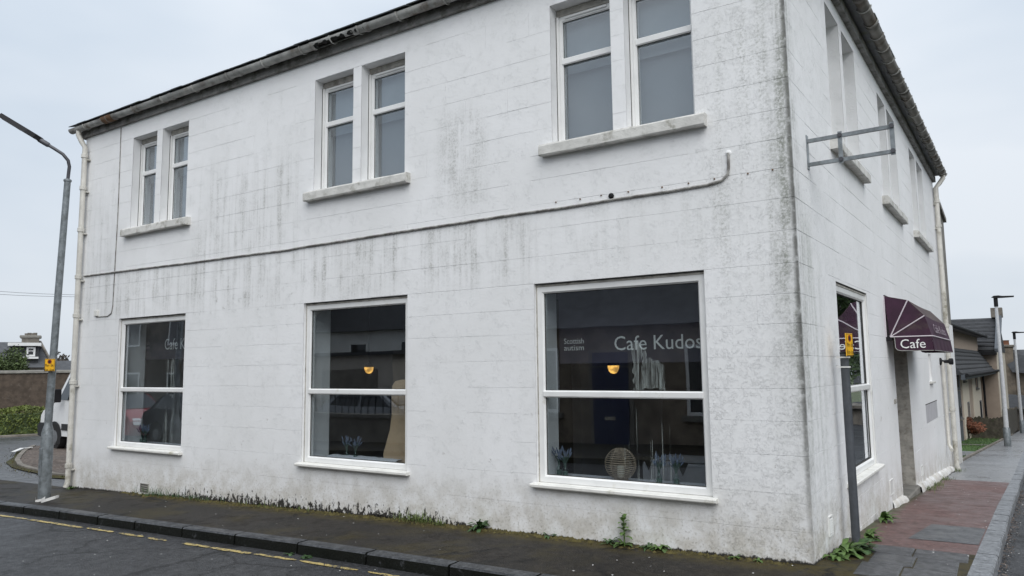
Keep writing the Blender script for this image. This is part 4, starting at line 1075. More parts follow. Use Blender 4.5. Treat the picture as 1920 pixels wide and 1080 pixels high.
# ------------------------------------------------------------------ vegetation
def leaf(m, o, az, el, ln, w, curl=.4, seg=4, lobes=0):
    o = Vector(o); d = Vector((math.cos(az), math.sin(az), 0)); s = Vector((-math.sin(az), math.cos(az), 0)); L_ = []; R_ = []; p = o.copy(); e = el
    for i in range(seg+1):
        t = i/seg; ww = w*math.sin(math.pi*min(1, .12+t*.86))*(1+(.35 if lobes and i % 2 else -.1 if lobes else 0))
        L_.append(p-s*ww/2+Vector((0, 0, ww*.18))); R_.append(p+s*ww/2+Vector((0, 0, ww*.18)))
        p = p+(d*math.cos(e)+Vector((0, 0, math.sin(e))))*ln/seg; e -= curl
    n = seg+1; k = len(m.v); m.v += L_+R_; m.f += [(k+i, k+i+1, k+n+i+1, k+n+i) for i in range(seg)]
def rosette(name, x, y, n, ln, lab, seed, mat='leaf_weed', w=.3, up=(.2, .9), z=None, stem=0, grp='weeds along the foot of the wall', hemi=None, lobes=1):
    r_ = random.Random(seed); z = gz(x, y) if z is None else z
    t = thing(name, (x, y, z), lab, 'weed', grp); m = MB()
    for k in range(n):
        az = r_.uniform(0, 6.28) if hemi is None else r_.uniform(*hemi)
        leaf(m, (x+r_.uniform(-.015, .015), y+r_.uniform(-.012, .012), z), az, r_.uniform(*up), ln*r_.uniform(.6, 1.1), ln*w*r_.uniform(.7, 1.2), r_.uniform(.15, .45), 5, lobes)
    if stem:
        MB().tube([(x, y, z), (x+.006, y-.008, z+stem*.5), (x-.004, y-.004, z+stem)], [.008, .006, .004], 6).build('stem', mat, t)
        for k in range(13):
            h = stem*(.3+.7*k/12); leaf(m, (x, y-.004, z+h), k*2.4, .3+.9*k/12, stem*(.36-.14*k/12), stem*.17, .3, 4, 1)
    m.build('foliage', mat, t, recalc=False); return t
def tuft(x, y, n, ln, lab, seed, spread=.12, mat='grass_blade', z=None, grp='weeds along the foot of the wall', name='grass_tuft', ysp=.03):
    r_ = random.Random(seed); z = gz(x, y) if z is None else z
    t = thing(name, (x, y, z), lab, 'weed', grp); m = MB()
    for k in range(n):
        xx = x+r_.gauss(0, spread); yy = y-abs(r_.gauss(0, ysp)); leaf(m, (xx, yy, gz(xx, yy) if z is not None and grp[0] == 'w' else z), r_.uniform(0, 6.28), r_.uniform(.8, 1.5), ln*r_.uniform(.4, 1.1), .006, r_.uniform(.1, .5), 3)
    m.build('blades', mat, t, recalc=False); return t
rosette('tall_weed', -1.62, -.06, 10, .13, 'tall upright weed with toothed leaves growing at the wall under the corner window', 1, 'leaf_weed', .3, (.2, .8), stem=.26)
rosette('fern_weed', -1.76, -.07, 26, .12, 'feathery low weed beside the tall upright weed', 2, 'leaf_weed_dark', .18, (.3, 1.1))
rosette('dandelion', -1.28, -.06, 16, .13, 'pale green dandelion rosette at the foot of the wall towards the corner', 3, 'leaf_weed', .34, (.2, .9))
rosette('fern_weed', -1.40, -.06, 22, .10, 'small feathery weed beside the pale dandelion', 4, 'leaf_weed_dark', .18, (.3, 1.1))
rosette('dandelion', -3.22, -.07, 22, .17, 'large dark green rosette growing between the two larger ground-floor windows', 5, 'leaf_weed_dark', .30, (.3, 1.2), stem=.10)
rosette('dandelion', -2.42, -.05, 10, .10, 'small dark rosette of leaves below the lettered corner window', 6, 'leaf_weed_dark', .28, (.3, 1.2))
tuft(-4.1, -.05, 150, .15, 'pale grass tuft at the wall just right of the middle window', 7, .15)
tuft(-3.75, -.05, 50, .09, 'thin grass tuft next to the pale larger tuft', 8, .045)
tuft(-8.9, -.05, 120, .17, 'grass tuft beside the air brick at the wall foot', 9, .28, 'leaf_weed_dark')
tuft(-8.1, -.06, 80, .11, 'low grass tuft against the black flaking wall foot', 10, .3, 'leaf_weed_dark')
tuft(-6.4, -.06, 60, .09, 'sparse grass below the blackened wall foot left of the middle window', 11, .4, 'grass_blade')
rosette('dandelion', -9.2, -.08, 9, .10, 'flat pale rosette on the moss beside the air brick', 12, 'leaf_weed', .35, (.1, .5))
rosette('broad_weed', -11.3, -.08, 14, .10, 'small weed sprouting at the wall beside the white downpipe', 13, 'leaf_weed', .3, (.3, 1.0))
rosette('dandelion', -.62, -.05, 10, .08, 'tiny weed at the foot of the wall close to the building corner', 14, 'leaf_weed', .3, (.3, 1.0))
rosette('dandelion', -.42, -.05, 8, .07, 'tiny weed nearest the bare edge of the building corner', 15, 'leaf_weed', .3, (.3, 1.0))
rosette('kerb_weed', -4.3, -1.40, 16, .10, 'flat weed growing in the gutter below the dark kerb', 16, 'leaf_weed_dark', .3, (.1, .6), z=gz(-4.3, -1.4)+RD)
rosette('kerb_weed', -4.55, -1.39, 9, .08, 'small weed in the gutter beside a flat weed', 17, 'leaf_weed_dark', .3, (.1, .6), z=gz(-4.5, -1.4)+RD)
rosette('dandelion', .13, .55, 34, .24, 'big clump of dandelion leaves by the wall vent', 18, 'leaf_weed', .24, (.3, 1.3), hemi=(-2.2, 1.4))
rosette('dandelion', .21, .80, 26, .22, 'big clump of dandelion leaves in front of the grey post', 19, 'leaf_weed_dark', .26, (.2, 1.1), hemi=(-2.2, 1.4))
rosette('dandelion', .10, .36, 18, .14, 'low leafy weed at the bare corner of the side wall', 20, 'leaf_weed', .3, (.2, 1.2), hemi=(-2.2, 1.4))
rosette('dandelion', .20, 1.45, 20, .20, 'dandelion leaves growing behind the grey post', 21, 'leaf_weed', .26, (.2, 1.1), hemi=(-1.8, 1.4))
rosette('dandelion', .19, 2.75, 20, .22, 'upright dandelion at the side wall below the window end', 22, 'leaf_weed', .24, (.4, 1.3), hemi=(-1.8, 1.4))
for i, s_ in enumerate((7.0, 7.9, 9.2, 11.8)):
    p_ = OUT(s_, .12, 0); tuft(p_.x, p_.y, 70, .10, ('grass tuft at the start of the lumpy white plinth', 'grass tuft midway along the white plinth', 'grass tuft near the end of the white plinth', 'mossy tuft at the foot of the far downpipe')[i], 30+i, .06, 'grass_blade', name='grass_tuft', ysp=.25)
# moss and grime fringe along the wall foot (uncountable)
m = MB(); rr = random.Random(77)
def mound(m, cx, cy, cz_, r, h):
    k = 6; o = len(m.v); m.v.append(Vector((cx, cy, cz_+h)))
    for i in range(k):
        a = 2*math.pi*i/k; m.v.append(Vector((cx+r*math.cos(a)*rr.uniform(.7, 1.3), min(-.004, cy+r*math.sin(a)*rr.uniform(.7, 1.3)), cz_-.004)))
    m.f += [(o, o+1+i, o+1+(i+1) % k) for i in range(k)]
x = -9.9
while x < -.15:
    dens = interp(x, (-9.9, -9, -2, -.2), (.25, 1, .9, .45))
    for k in range(3):
        if rr.random() < dens:
            yy = -abs(rr.gauss(0, .055))-.01; mound(m, x, yy, gz(x, yy), rr.uniform(.012, .04), rr.uniform(.006, .028))
    x += .022
m.build('moss', 'dry_moss', None, 'olive moss and debris heaped along the foot of the front wall', 'moss', kind='stuff')
m = MB(); x = -9.6
while x < -2.2:
    dens = interp(x, (-9.6, -8.3, -8.0, -4.4, -3.8, -2.2), (.2, .2, 1, .9, .35, .2))
    if rr.random() < dens:
        leaf(m, (x, -.005, gz(x, 0)-.01), rr.uniform(-2.6, -.5), rr.uniform(1.15, 1.5), rr.uniform(.03, .065)*(.6+.4*math.sin(x*9)), rr.uniform(.008, .02), .15, 3)
    x += .008
m.build('dead_moss', 'black_moss', None, 'blackened dead moss clinging to the flaking foot of the front wall', 'moss', kind='stuff', recalc=False)
# litter specks
m = MB(); rr = random.Random(12)
for k in range(150):
    if k < 80: x, y = rr.uniform(-9, 0), rr.uniform(-3, -.1)
    elif k < 115: y = rr.uniform(.3, 8); x = WX(y)+rr.uniform(.1, KX(y)-WX(y))
    else: y = rr.uniform(0, 7); x = KX(y)+.17+abs(rr.gauss(0, .06))
    off = RD if (y < KY-KW or x > KX(y)+.15) else 0
    if KY-KW-.01 < y < KY or KX(y)-.01 < x < KX(y)+.16: continue
    r = rr.uniform(.004, .011); z = gz(x, y)+off+.006; a = rr.uniform(0, 3)
    o = len(m.v); m.v += [Vector((x+r*math.cos(a+i*1.57), y+r*math.sin(a+i*1.57), z+rr.uniform(0, .004))) for i in range(4)]; m.f.append((o, o+1, o+2, o+3))
m.build('litter', 'litter', None, 'scattered tiny pale petals and litter on the tarmac', 'litter', kind='stuff', recalc=False)
m = MB(); rr = random.Random(13)
for k in range(700):
    y = rr.uniform(-.6, 9); x = KX(y)+.155+abs(rr.gauss(0, .05)); r = rr.uniform(.006, .02); a = rr.uniform(0, 3); z = gz(x, y)+RD+.008
    o = len(m.v); m.v += [Vector((x+r*math.cos(a+i*1.57)*(1 if i % 2 else .5), y+r*math.sin(a+i*1.57)*(1 if i % 2 else .5), z+rr.uniform(0, .012))) for i in range(4)]; m.f.append((o, o+1, o+2, o+3))
m.build('leaf_debris', 'earth_gravel', None, 'brown leaf debris lying in the gutter along the pale kerb', 'debris', kind='stuff', recalc=False)
# ribbon at the lamp base
t = thing('plastic_ribbon', (LX+.2, LY-.1, lz), 'loop of white plastic strapping lying at the lamp column base', 'litter')
b_ = on_y(100, 934, LY); z0 = lz
def rib(pts, name='strap'):
    m = MB(); w = .017; vs = [Vector(p) for p in pts]; n = len(vs)
    m.v = [v+Vector((0, 0, w)) for v in vs]+[v-Vector((0, 0, w)) for v in vs]; m.f = [(i, i+1, n+i+1, n+i) for i in range(n-1)]; m.build(name, 'litter', t, recalc=False)
c_ = Vector((LX+.30, LY-.06, z0+.055))
rib([c_+Vector((.14*math.cos(a*.35), .10*math.sin(a*.35), .035*math.sin(a*.35+1))) for a in range(19)])
rib([(LX+.05, LY-.14, z0+.012), (LX+.14, LY-.1, z0+.03), (LX+.22, LY-.09, z0+.07)]); rib([(LX-.2, LY-.02, z0+.012), (LX-.12, LY-.06, z0+.02), (LX-.07, LY-.09, z0+.012)])

# ------------------------------------------------------------------ left background
# gravel bed beside the building with its edging
ep = [ground_at(*q) for q in ((64, 838), (47, 847), (37, 857), (32, 866), (38, 875), (55, 881), (77, 886), (100, 893))]
ep.append(Vector((-11.8, .9, gz(-11.8, .9))))
m = MB(); back = [Vector((-11.8, 9, 0)), Vector((-19, 9.5, 0))]
allp = ep+[Vector((p.x, p.y, gz(p.x, p.y))) for p in back]
m.v = [Vector((p.x, p.y, gz(p.x, p.y)+.012)) for p in allp]; m.f = [tuple(range(len(allp)))]
bm = bmesh.new(); vs = [bm.verts.new(v) for v in m.v]; bm.faces.new(vs); bmesh.ops.triangulate(bm, faces=bm.faces[:])
for _ in range(4): bmesh.ops.subdivide_edges(bm, edges=bm.edges[:], cuts=1, use_grid_fill=True)
m.v = [Vector((v.co.x, v.co.y, gz(v.co.x, v.co.y)+.014+random.uniform(0, .035))) for v in bm.verts]; bm.verts.index_update(); m.f = [tuple(v.index for v in f.verts) for f in bm.faces]; bm.free()
m.build('gravel_bed', 'earth_gravel', None, kind='structure', recalc=False)
m = MB(); vs = []
for i, p in enumerate(ep):
    d = (ep[min(i+1, len(ep)-1)]-ep[max(i-1, 0)]); o_ = Vector((-d.y, d.x, 0)).normalized()
    for k in range(6):
        w_ = (.005+.02*k)*random.uniform(.8, 1.2)*(1 if k < 5 else random.uniform(.5, 2.0)); q = p-o_*w_ if (p-o_*w_).y < (p+o_*w_).y or i < 2 else p+o_*w_
        vs.append((q.x, q.y, gz(q.x, q.y)+.012+(.02 if 0 < k < 4 else -.006)))
m.add(vs, [(i*6+k, i*6+k+1, (i+1)*6+k+1, (i+1)*6+k) for i in range(len(ep)-1) for k in range(5)]); m.smooth = True
m.build('mossy_verge', 'verge_moss', None, kind='structure', recalc=False)
eg = tag(bpy.data.objects.new('bed_edging', None), kind='structure'); COL.objects.link(eg); WL[eg] = Vector((0, 0, 0))
for i in range(len(ep)-1):
    a, b = ep[i], ep[i+1]; d = (b-a).normalized(); s_ = Vector((-d.y, d.x, 0)); m = MB()
    za, zb = gz(a.x, a.y), gz(b.x, b.y); a = Vector((a.x, a.y, 0)); b = Vector((b.x, b.y, 0))
    vs = []
    for p, z in ((a+d*.01, za), (b-d*.01, zb)):
        for w_, h in ((-.05, -.05), (-.05, .06), (.05, .06), (.05, -.05)): vs.append(p+s_*w_+Vector((0, 0, z+h)))
    m.add(vs, [(0, 1, 2, 3), (4, 7, 6, 5), (0, 4, 5, 1), (1, 5, 6, 2), (2, 6, 7, 3), (3, 7, 4, 0)]); m.build('edging_stone', 'stone_grey', eg)
m = MB(); rr = random.Random(31)
for k in range(260):
    i = rr.randrange(len(ep)-1); q = ep[i].lerp(ep[i+1], rr.random()); x, y = q.x+rr.gauss(-.05, .16), q.y+rr.gauss(-.12, .14)
    if y < -.1 and x > -12: continue
    leaf(m, (x, y, gz(x, y)), rr.uniform(0, 6.28), rr.uniform(.5, 1.4), rr.uniform(.03, .07), .014, .3, 3)
m.build('bed_weeds', 'dry_moss', None, 'mossy weeds fringing the gravel bed', 'weeds', kind='stuff', recalc=False)
wr = thing('white_tape', ground_at(35, 852), 'torn white tape lying across the gravel bed edging', 'litter')
m = MB(); q0, q1, q2 = ground_at(24, 853), ground_at(42, 846), ground_at(61, 845)
def flat(m, a, b, w):
    d = (b-a); s_ = Vector((-d.y, d.x, 0)).normalized()*w; o = len(m.v); m.v += [a+s_+Vector((0, 0, .08)), a-s_+Vector((0, 0, .08)), b-s_+Vector((0, 0, .09)), b+s_+Vector((0, 0, .09))]; m.f.append((o, o+1, o+2, o+3))
flat(m, q0, q1, .05); flat(m, q1, q2, .07); m.build('tape', 'litter', wr, recalc=False)

def foliage_box(m, c, ax, hl, hw, z0, z1, n, size, rnd, dome=.3):
    ax = Vector(ax).normalized(); sv = Vector((-ax.y, ax.x, 0))
    for k in range(n):
        a = rnd.uniform(-1, 1); b = rnd.uniform(-1, 1); t = rnd.random()
        f = rnd.choice((0, 0, 1, 2))
        if f == 0: b = rnd.choice((-1, 1))*rnd.uniform(.85, 1.05)
        elif f == 1: t = rnd.uniform(.88, 1.04)
        bump_ = .04*math.sin(a*hl*2.1+1)+.03*math.sin(a*hl*4.7)
        p = Vector(c)+ax*a*hl+sv*b*hw*(1-.15*t)+Vector((0, 0, z0+(z1-z0+bump_)*t))
        blob(m, p, size*rnd.uniform(.6, 1.3), rnd)
def blob(m, p, s, rnd):
    u = Vector((rnd.gauss(0, 1), rnd.gauss(0, 1), rnd.gauss(0, 1))).normalized(); v = u.orthogonal().normalized(); o = len(m.v)
    m.v += [p-u*s-v*s*.2, p+v*s*.5, p+u*s+v*s*.1, p-v*s*.45]; m.f.append((o, o+1, o+2, o+3))
rnd = random.Random(41)
hc = ground_at(20, 818); tdir = Vector((.42, .9, 0)).normalized(); vdir = Vector((-.9, .42, 0))
hc = hc+vdir*.9
hz = gz(hc.x, hc.y)
hd_ = thing('hedge', (hc.x, hc.y, hz), 'clipped yellow-green hedge in front of the brown wall', 'hedge')
m = MB(); foliage_box(m, (hc.x, hc.y, 0), tdir, 9, .8, hz, hz+.98, 26000, .055, rnd); m.build('foliage', 'hedge_leaf', hd_, recalc=False)
f_ = lambda v: Vector((hc.x, hc.y, 0))+tdir*v[0]+vdir*v[1]+Vector((0, 0, v[2]))
MB(f_).box((-8.9, -.6, hz), (8.9, .6, hz+.78)).build('inner_growth', 'conifer_leaf', hd_)
MB(f_).cbox((-14, -1.35, hz-.3), (14, -1.15, hz+.09), .01).build('lane_kerb', 'stone_grey', None, kind='structure')
wb = thing('boundary_wall', hc+vdir*2.2, 'long brown roughcast boundary wall behind the hedge', 'wall')
wf = lambda v: Vector((hc.x, hc.y, 0))+vdir*2.2+tdir*v[0]+vdir*v[1]+Vector((0, 0, v[2]))
MB(wf).box((-14, 0, hz-.6), (16, .3, 1.62)).build('wall', 'harling_brown', wb)
MB(wf).prism([(-.06, 1.623), (.36, 1.623), (.33, 1.70), (.15, 1.74), (-.03, 1.70)], lambda q, t: (t, q[0], q[1]), -14, 16).build('cope', 'stone_cope', wb)
# slate-roofed house behind the wall
def house_frame(org, ux, uy): return lambda v: Vector(org)+ux*v[0]+uy*v[1]+Vector((0, 0, v[2]))
ho = at_dist(48, 700, 45); ho.z = 0
hf2 = house_frame(ho, tdir, vdir)
pm = lambda px, py: ((at_dist(px, py, 45)-ho).dot(tdir), at_dist(px, py, 45).z)
h1 = thing('slate_house', (ho.x, ho.y, -.6), 'low house with dark slate roof, dormer and stone chimney behind the brown wall', 'house')
ua, ub = -9, pm(101, 690)[0]; ze = pm(60, 689)[1]; zr = pm(40, 637)[1]
MB(hf2).box((ua, .25, -.8), (ub-.1, 7.5, ze)).build('wall', 'render_pale', h1)
rp = pm(74, 645)[0]
MB(hf2).add([(ua, -.05, ze), (ub, -.05, ze), (rp, 3.6, zr), (ua, 3.6, zr), (ua, 7.8, ze), (ub, 7.8, ze)], [(0, 1, 2, 3), (3, 2, 5, 4), (1, 5, 2), (0, 3, 4), (0, 4, 5, 1)]).build('roof', 'tile_grey', h1)
MB(hf2).tube([(ub, -.08, ze+.03), (rp, 3.58, zr+.03)], .07, 6).build('skew', 'stone_grey', h1)
da, db = pm(22, 660)[0], pm(72, 660)[0]; d0, d1 = pm(50, 678)[1], pm(50, 648)[1]
dmr = MB(hf2).box((da, .55, d0-.2), (db, 3.4, d1)).build('dormer', 'tile_dark', h1)
MB(hf2).box((da-.2, .3, d1), (db+.1, 3.5, d1+.16)).build('dormer_fascia', 'white_trim', dmr)
wa, wb2 = pm(49, 660)[0], pm(66, 660)[0]; w0, w1 = pm(55, 668)[1], pm(55, 650)[1]
m = MB(hf2); rect_frame(m, wa, wb2, w0, w1, .09, .46, .56); dw = m.build('dormer_window', 'white_trim', dmr)
MB(hf2).box((wa+.05, .52, w0+.05), (wb2-.05, .54, w1-.05)).build('pane', 'dark_glass', h1)
MB(hf2).box((wa+.05, .48, (w0+w1)/2+.02), (wb2-.05, .515, (w0+w1)/2+.06)).build('glazing_bar', 'white_trim', h1)
MB(hf2).box((wa-.15, .38, w0-.12), (wb2+.15, .55, w0-.02)).build('dormer_sill', 'white_trim', h1)
ca, cb = pm(37, 640)[0], pm(72, 640)[0]; c0, c1 = pm(50, 648)[1], pm(50, 624)[1]
ch = MB(hf2).box((ca, 2.9, c0-.8), (cb, 4.0, c1-.14)).build('chimney', 'stone_grey', h1)
MB(hf2).cbox((ca-.1, 2.8, c1-.14), (cb+.1, 4.1, c1), .03).build('chimney_cope', 'stone_cope', ch)
rr = random.Random(3)
for k in range(4):
    m = MB(hf2); m.lathe((ca+.2+k*(cb-ca-.4)/3, 3.4, c1), [(.1, 0), (.09, .08), (.1, .10+rr.uniform(0, .1))], 8); m.build('chimney_pot', 'stone_grey', ch)
MB(hf2).tube([(pm(53, 700)[0], .18, -.6), (pm(53, 700)[0], .18, ze)], .05, 6).build('downpipe', 'black_plastic', h1)
la, lb = pm(67, 697)[0], pm(82, 697)[0]
m = MB(hf2); rect_frame(m, la, lb, .6, pm(70, 694)[1], .09, .18, .26); lw = m.build('window', 'white_trim', h1); MB(hf2).box((la+.06, .22, .65), (lb-.06, .24, pm(70, 694)[1]-.06)).build('pane', 'dark_glass', lw)
h2o = at_dist(118, 700, 47); h2o.z = 0; hf3 = house_frame(h2o, tdir, vdir); z2 = at_dist(118, 675, 47).z
h2 = thing('slate_outbuilding', (h2o.x, h2o.y, -.6), 'plain slate-roofed outbuilding beyond the yellow lamp plate', 'building')
MB(hf3).box((-.9, .3, -.8), (6, 5, 1.7)).build('wall', 'render_pale', h2)
MB(hf3).add([(-.95, -.1, 1.55), (6.2, -.1, 1.55), (6.2, 2.6, z2), (-.95, 2.6, z2), (6.2, 5.3, 1.55), (-.95, 5.3, 1.55)], [(0, 1, 2, 3), (3, 2, 4, 5), (0, 3, 5), (1, 4, 2), (0, 5, 4, 1)]).build('roof', 'tile_grey', h2)
def crown(m, c, r, n, size, rnd, flat_=1, clumps=18):
    cl = []
    for k in range(clumps):
        v = Vector((rnd.gauss(0, 1), rnd.gauss(0, 1), rnd.gauss(0, 1))).normalized()*rnd.uniform(.35, .85); cl.append((Vector((c[0]+v.x*r[0], c[1]+v.y*r[1], c[2]+v.z*r[2])), rnd.uniform(.25, .42)))
    for k in range(n):
        q, s_ = rnd.choice(cl); d = Vector((rnd.gauss(0, 1), rnd.gauss(0, 1), rnd.gauss(0, 1))).normalized()*s_*rnd.uniform(.5, 1.05)
        blob(m, q+Vector((d.x*r[0], d.y*r[1], d.z*r[2]*flat_)), size*rnd.uniform(.6, 1.3), rnd)
def tree(name, base, h, r, n, size, mat, lab, seed, cat='tree', crownc=None, group=None):
    rnd = random.Random(seed); t = thing(name, base, lab, cat, group); b = Vector(base)
    MB().tube([b-Vector((0, 0, .1)), b+Vector((.05, .03, h*.35)), b+Vector((0, .05, h*.75))], [h*.03, h*.022, h*.008], 8).build('trunk', 'bark', t)
    for k in range(5):
        a = k*1.3+seed; z = h*(.3+.09*k); MB().tube([b+Vector((.03, .03, z)), b+Vector((math.cos(a)*r*.5, math.sin(a)*r*.5, z+h*.15))], [h*.012, h*.004], 5).build('limb', 'bark', t)
    m = MB(); crown(m, crownc or (b.x, b.y, b.z+h*.62), (r, r, h*.42), n, size, rnd); m.build('crown', mat, t, recalc=False); return t
tb = at_dist(5, 700, 37.5); tree('conifer_tree', (tb.x, tb.y, gz(tb.x, tb.y)), 3.6, 1.25, 7000, .06, 'conifer_leaf', 'dark green conifer showing over the brown wall', 5)
tree('distant_tree', (*at_dist(121, 690, 95)[:2], -1), 4.9, 1.7, 700, .22, 'bark', 'bare distant tree top beyond the slate outbuilding', 6)
# overhead wires
ow = thing('overhead_wires', at_dist(60, 545, 42), 'pair of thin overhead wires crossing the sky behind the lamp column', 'wires')
for (ya, yb) in ((534, 548), (543, 550)):
    p0, p1 = at_dist(-250, ya-13, 40), at_dist(260, yb+5, 44); MB().tube([p0.lerp(p1, i/10)+Vector((0, 0, -.25*math.sin(math.pi*i/10))) for i in range(11)], .008, 5).build('wire', 'trim_black', ow)

# ------------------------------------------------------------------ vehicles
def vehicle(name, loc, heading, lab, cat, body, L_, Wd, Ht, prof, glassprof, wheels, mat, wr_=.33, van=False, grp=None):
    hv = Vector((heading[0], heading[1], 0)).normalized(); sv = Vector((-hv.y, hv.x, 0)); base = Vector(loc)
    f = lambda v: base+hv*v[0]+sv*v[1]+Vector((0, 0, v[2]))
    t = thing(name, loc, lab, cat, grp)
    def shell(pr, inset, nm, mt, taper=.16, zt=None):
        m = MB(f); n = len(pr); zt_ = zt or Ht; ks = (-1, -.93, .93, 1); vs = []
        for k in ks:
            for (x, z) in pr:
                tp = 1-taper*max(0, (z-Ht*.45)/(Ht*.55)); sc_ = 1 if abs(k) < 1 else 1
                xx = x*(1 if abs(k) < .95 else .985); zz = z if abs(k) < .95 else (z-.03 if z > Ht*.3 else z+.03)
                vs.append((xx, k*(Wd/2-inset)*tp, zz))
        fs = [tuple(range(n)), tuple(range(3*n, 4*n))]
        for j in range(3):
            for i in range(n): fs.append((j*n+i, j*n+(i+1) % n, (j+1)*n+(i+1) % n, (j+1)*n+i))
        m.add(vs, fs); m.smooth = True; return m.build(nm, mt, t)
    shell(prof, 0, 'body', mat)
    for sgn in (-1, 1):
        for pr in glassprof:
            m = MB(f); vs = []
            for (x, z) in pr:
                tp = 1-.16*max(0, (z-Ht*.45)/(Ht*.55)); vs.append((x, sgn*(Wd/2*tp+.004), z))
            m.add(vs, [tuple(range(len(vs)))]); m.build('side_window', 'dark_glass', t, recalc=False)
        for x in wheels:
            w = MB(f); w.lathe((x, sgn*(Wd/2-.11), wr_), [(wr_*.62, -.11), (wr_*.95, -.10), (wr_, -.06), (wr_, .06), (wr_*.95, .10), (wr_*.62, .11)], 20, 'y'); ty = w.build('wheel', 'tyre', t)
            MB(f).lathe((x, sgn*(Wd/2-.005), wr_), [(wr_*.60, -.03), (wr_*.60, .005), (wr_*.2, .02)], 14, 'y').build('rim', 'rim', ty)
            m = MB(f); vs = []
            for i in range(13):
                a = math.pi*i/12
                for r_, o_ in ((wr_*1.04, .006), (wr_*1.22, .008)): vs.append((x+r_*math.cos(a), sgn*(Wd/2+o_), wr_+r_*math.sin(a)))
            m.add(vs, [(2*i, 2*i+1, 2*i+3, 2*i+2) for i in range(12)]); m.build('wheel_arch', 'trim_black', t, recalc=False)
            m = MB(f); vs = [(x+wr_*1.05*math.cos(math.pi*i/12), sgn*(Wd/2+.003), wr_+wr_*1.05*math.sin(math.pi*i/12)) for i in range(13)]+[(x-wr_*1.05, sgn*(Wd/2+.003), wr_*.5), (x+wr_*1.05, sgn*(Wd/2+.003), wr_*.5)]
            m.add(vs, [tuple(range(15))]); m.build('arch_well', 'sign_black', t, recalc=False)
    return t, f
# van nose beside the building
vl = ground_at(107, 843); vh = Vector((-1, .04, 0)).normalized(); VL = 5.2
vp = [(-2.6, .35), (-2.62, 1.0), (-2.6, 2.15), (-2.5, 2.38), (.9, 2.42), (1.12, 2.34), (1.78, 1.42), (1.92, 1.28), (2.5, 1.08), (2.62, .95), (2.66, .62), (2.62, .36)]
vc = vl-vh*1.72-Vector((-vh.y, vh.x, 0))*.9; vc.z = gz(vl.x, vl.y)
vn, vf = vehicle('van', vc, vh, 'white panel van parked behind the building with its nose showing', 'van', None, VL, 1.98, 2.42, vp, [[(.55, 1.36), (1.62, 1.36), (1.16, 2.05), (.55, 2.08)]], (-1.6, 1.72), 'van_white', .35, True)
MB(vf).add([(1.775, -.80, 1.455), (1.775, .80, 1.455), (1.16, .70, 2.30), (1.16, -.70, 2.30)], [(0, 1, 2, 3)]).build('windscreen', 'dark_glass', vn) if False else None
m = MB(vf); m.add([(1.80, -.84, 1.43), (1.80, .84, 1.43), (1.14, .74, 2.335), (1.14, -.74, 2.335)], [(0, 1, 2, 3)]); m.v = [v+vh*.02+Vector((0, 0, .015)) for v in m.v]; m.build('windscreen', 'dark_glass', vn)
MB(vf).prism([(2.3, .30), (2.72, .36), (2.75, .62), (2.66, .72), (2.3, .72)], lambda q, t: (q[0], t, q[1]), -1.0, 1.0).build('bumper', 'trim_black', vn)
for sg in (-1, 1):
    MB(vf).box((-1.15, sg*.985, .55), (1.3, sg*1.01, .72)).build('side_rail', 'trim_black', vn)
    MB(vf).cbox((1.25, sg*1.18-.12, 1.30), (1.37, sg*1.18+.12, 1.66), .02).build('wing_mirror', 'black_plastic', vn)
    MB(vf).prism([(2.30, .82), (2.66, .80), (2.60, 1.02), (2.34, 1.13)], lambda q, t: (q[0], t, q[1]), sg*.62, sg*.93).build('headlight', 'lens', vn)

# ------------------------------------------------------------------ right background
lawnL = lambda y: -8.0
strip('lawn', lin(13.3, 34.5, 40), lawnL, lambda y: .40+.074*(y-12.7), 20, .015, 'turf')
m = MB(); rnd = random.Random(8)
for k in range(5200):
    y = rnd.uniform(13.6, 33.5); x = rnd.uniform(-1.6, .35+.074*(y-12.7))
    if 16.9 < y < 19.2 or 23.0 < y < 23.7: continue
    leaf(m, (x, y, gz(x, y)+.01), rnd.uniform(0, 6.28), rnd.uniform(.5, 1.4), rnd.uniform(.04, .10), .012, .3, 2)
m.build('grass', 'leaf_weed', None, 'short green grass on the front lawns', 'grass', kind='stuff', recalc=False)
strip('garden_path', lin(17.0, 19.1, 6), lambda y: -8, lambda y: .43+.074*(y-12.7), 12, .028, 'asphalt_wet')
strip('garden_path', lin(23.1, 23.6, 4), lambda y: -8, lambda y: .43+.074*(y-12.7), 12, .028, 'stone_cope')
le = tag(bpy.data.objects.new('lawn_edging', None), kind='structure'); COL.objects.link(le); WL[le] = Vector((0, 0, 0))
y = 13.3
while y < 34:
    y2 = y+.9; xa, xb = .37+.074*(y-12.7), .37+.074*(y2-12.7); m = MB()
    m.add([(xa, y+.01, gz(xa, y)-.1), (xa+.08, y+.01, gz(xa, y)-.1), (xa+.08, y+.01, gz(xa, y)+.05), (xa, y+.01, gz(xa, y)+.05), (xb, y2-.01, gz(xb, y2)-.1), (xb+.08, y2-.01, gz(xb, y2)-.1), (xb+.08, y2-.01, gz(xb, y2)+.05), (xb, y2-.01, gz(xb, y2)+.05)],
          [(0, 1, 2, 3), (4, 7, 6, 5), (0, 4, 5, 1), (1, 5, 6, 2), (2, 6, 7, 3), (3, 7, 4, 0)]); m.build('edging_stone', 'stone_grey', le); y = y2
